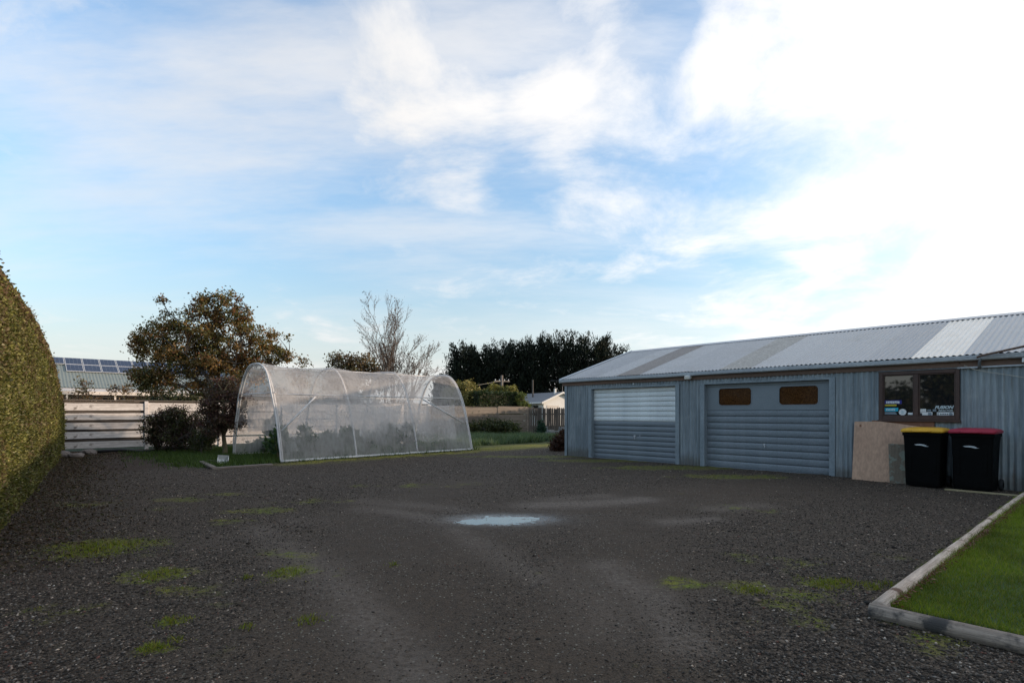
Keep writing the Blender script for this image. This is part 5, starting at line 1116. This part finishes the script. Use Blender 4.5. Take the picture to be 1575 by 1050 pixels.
blades('garden_grass', X, Y, np.zeros(N), .05+.10*rng.random(N), np.full(N, .018), pal(N, [(.055, .095, .018), (.075, .115, .022), (.045, .075, .018)], .3), 1.1)
# fallen leaves on the soil by the fence and under the hedge
N = 9000; s_ = rng.uniform(-1, 8.5, N); t_ = rng.uniform(-4.6, -.2, N); X = FO.x+fx.x*s_+fn.x*t_; Y = FO.y+fx.y*s_+fn.y*t_; f = fields(X, Y); ok = rng.random(N) < f['soil']*.8+.1; X1, Y1 = X[ok], Y[ok]
N = 9000; t_ = rng.uniform(-2, 14.5, N); d_ = np.abs(rng.normal(size=N))*.55; X2 = H0.x+hd_.x*t_-hn2.x*d_; Y2 = H0.y+hd_.y*t_-hn2.y*d_; ok = d_ < 2.2; X2, Y2 = X2[ok], Y2[ok]
tt = 7.6*rng.random(900); ww = 0.068+.03*np.abs(rng.normal(size=900)); X3 = lc.x+n_.x*tt+u.x*ww; Y3 = lc.y+n_.y*tt+u.y*ww
X, Y = np.concatenate([X1, X2, X3]), np.concatenate([Y1, Y2, Y3]); N = len(X); lift = np.concatenate([np.zeros(len(X1)+len(X2)), np.full(900, .075)])
D = np.stack([rng.normal(size=N), rng.normal(size=N), .25*rng.normal(size=N)], -1)
leaf_mesh('fallen_leaves', np.stack([X, Y, gsample(X, Y)*(lift == 0)+.010+lift], -1), .035*np.where(lift > 0, .7, 1)*(1+.03*Y)*rng.uniform(.5, 1.2, N), np.where((lift > 0)[:, None], pal(N, [(.17, .075, .04), (.11, .05, .03), (.22, .12, .07)], .3), pal(N, [(.06, .038, .025), (.085, .055, .035), (.045, .03, .02), (.12, .085, .055), (.06, .06, .03)], .35)), 'leaf', D, .5, kind='stuff', jitter=.1)
# ---- dark cypresses in a row
CYP = [(.012, .018, .012), (.016, .023, .014), (.010, .014, .010), (.022, .028, .016)]
def cypress(px, ptop, Y, wid, label, seed):
    r_ = np.random.default_rng(seed); b_ = ppx(px, 634, Y); H = CAM_H+(634-ptop)/F*Y
    t = thing('cypress_tree', label, 'tree', (b_.x, b_.y, 0), 0, 'dark cypress trees in a row beyond the fence'); mb = MB(); wid *= 1.25; mb.tube([(0, 0, -.2), (0, 0, H*.45), (.1, 0, H*.8)], [.35, .25, .06], 7)
    Ps, Ds, Ss = [], [], []
    nb = 90
    for i in range(nb):                                   # plumes: limbs that leave the trunk and sweep up to a feathered point
        f_ = (i+r_.random())/nb; z0 = H*(.05+.72*f_); a = r_.random()*6.283; out = wid*(.55+.55*r_.random())*(1-.42*f_**2); rise = H*(.10+.16*r_.random())*(1+.5*f_)
        n = 9; k = np.linspace(.15, 1, n); top = min(z0+rise, H*r_.uniform(.93, 1.03)); 
        path = np.stack([np.cos(a)*out*k**.75, np.sin(a)*out*k**.75, z0+(top-z0)*k**1.5], -1)
        if i % 3 == 0: mb.tube([(0, 0, z0)]+[tuple(q) for q in path[::3]], [.09, .06, .04, .015], 4, False)
        m = 95; kk = r_.random(m)**.75; P = np.stack([np.interp(kk, np.linspace(0, 1, n), path[:, c]) for c in range(3)], -1); rad = .70*(1-.75*kk)+.07
        P = P+r_.normal(size=(m, 3))*rad[:, None]*np.array([.8, .8, .55]); d = np.gradient(path, axis=0)[np.minimum((kk*n).astype(int), n-1)]; d /= np.linalg.norm(d, axis=1, keepdims=True)
        Ps.append(P); Ds.append(d); Ss.append(.62*(1-.45*kk)*r_.uniform(.6, 1.3, m))
    part('trunk', mb, M['bark'], t); P = np.concatenate(Ps); N = len(P)
    leaf_mesh('crown', P, np.concatenate(Ss), pal(N, CYP, .4), 'needle', np.concatenate(Ds), .30, t, jitter=.55); return t
for i, (px, pt_, Y, wid, lab) in enumerate(((684, 574, 70, 1.2, 'short dark conifer at the left foot of the cypress row'), (714, 527, 72, 2.3, 'leftmost tall cypress of the row, with an upright tip'), (739, 528, 73, 2.4, 'cypress beside the leftmost tall one, in the dip of the skyline'),
    (768, 521, 73, 2.6, 'cypress standing behind the pale utility pole'), (797, 522, 74, 2.6, 'cypress right of the utility pole, with a flat top'), (820, 516, 74, 2.6, 'cypress behind the bare brown pole'), (850, 514, 74, 2.9, 'spreading cypress above the white house roof'),
    (884, 510, 73, 3.2, 'tallest cypress, rising just left of the shed roof end'), (914, 511, 72, 3.0, 'broad cypress behind the shed roof slope'), (938, 527, 72, 2.6, 'lower cypress at the right end, drooping behind the shed roof'), (962, 546, 74, 1.8, 'cypress tip just above the shed ridge'))):
    cypress(px, pt_, Y, wid, lab, 40+i)

# ---- behind the viewer's left shoulder: what the shed window mirrors
for (x, y, h, w, lab) in ((-24.5, -11.2, 9.0, 2.9, 'broad dark tree across the entrance, seen only mirrored in the shed window'), (-25.5, -5.2, 3.7, 3.2, 'low dark tree beyond the hedge, seen only mirrored in the left window pane'), (-21, -17.5, 6.5, 3.0, 'rounded dark tree furthest behind the viewer')):
    b_ = Vector((x, y, 0)); tree('broadleaf_tree', lab, 'tree', b_, h*.22, .2, [(0, 0, h*.55, w, w, h*.42), (w*.5, 0, h*.4, w*.7, w*.7, h*.3), (-w*.5, .3, h*.42, w*.7, w*.7, h*.3), (0, 0, h*.25, w*1.1, w*1.1, h*.22)], 220, 36, .4, .34, [(.05, .055, .02), (.07, .06, .025), (.04, .05, .018)], limbs=9)
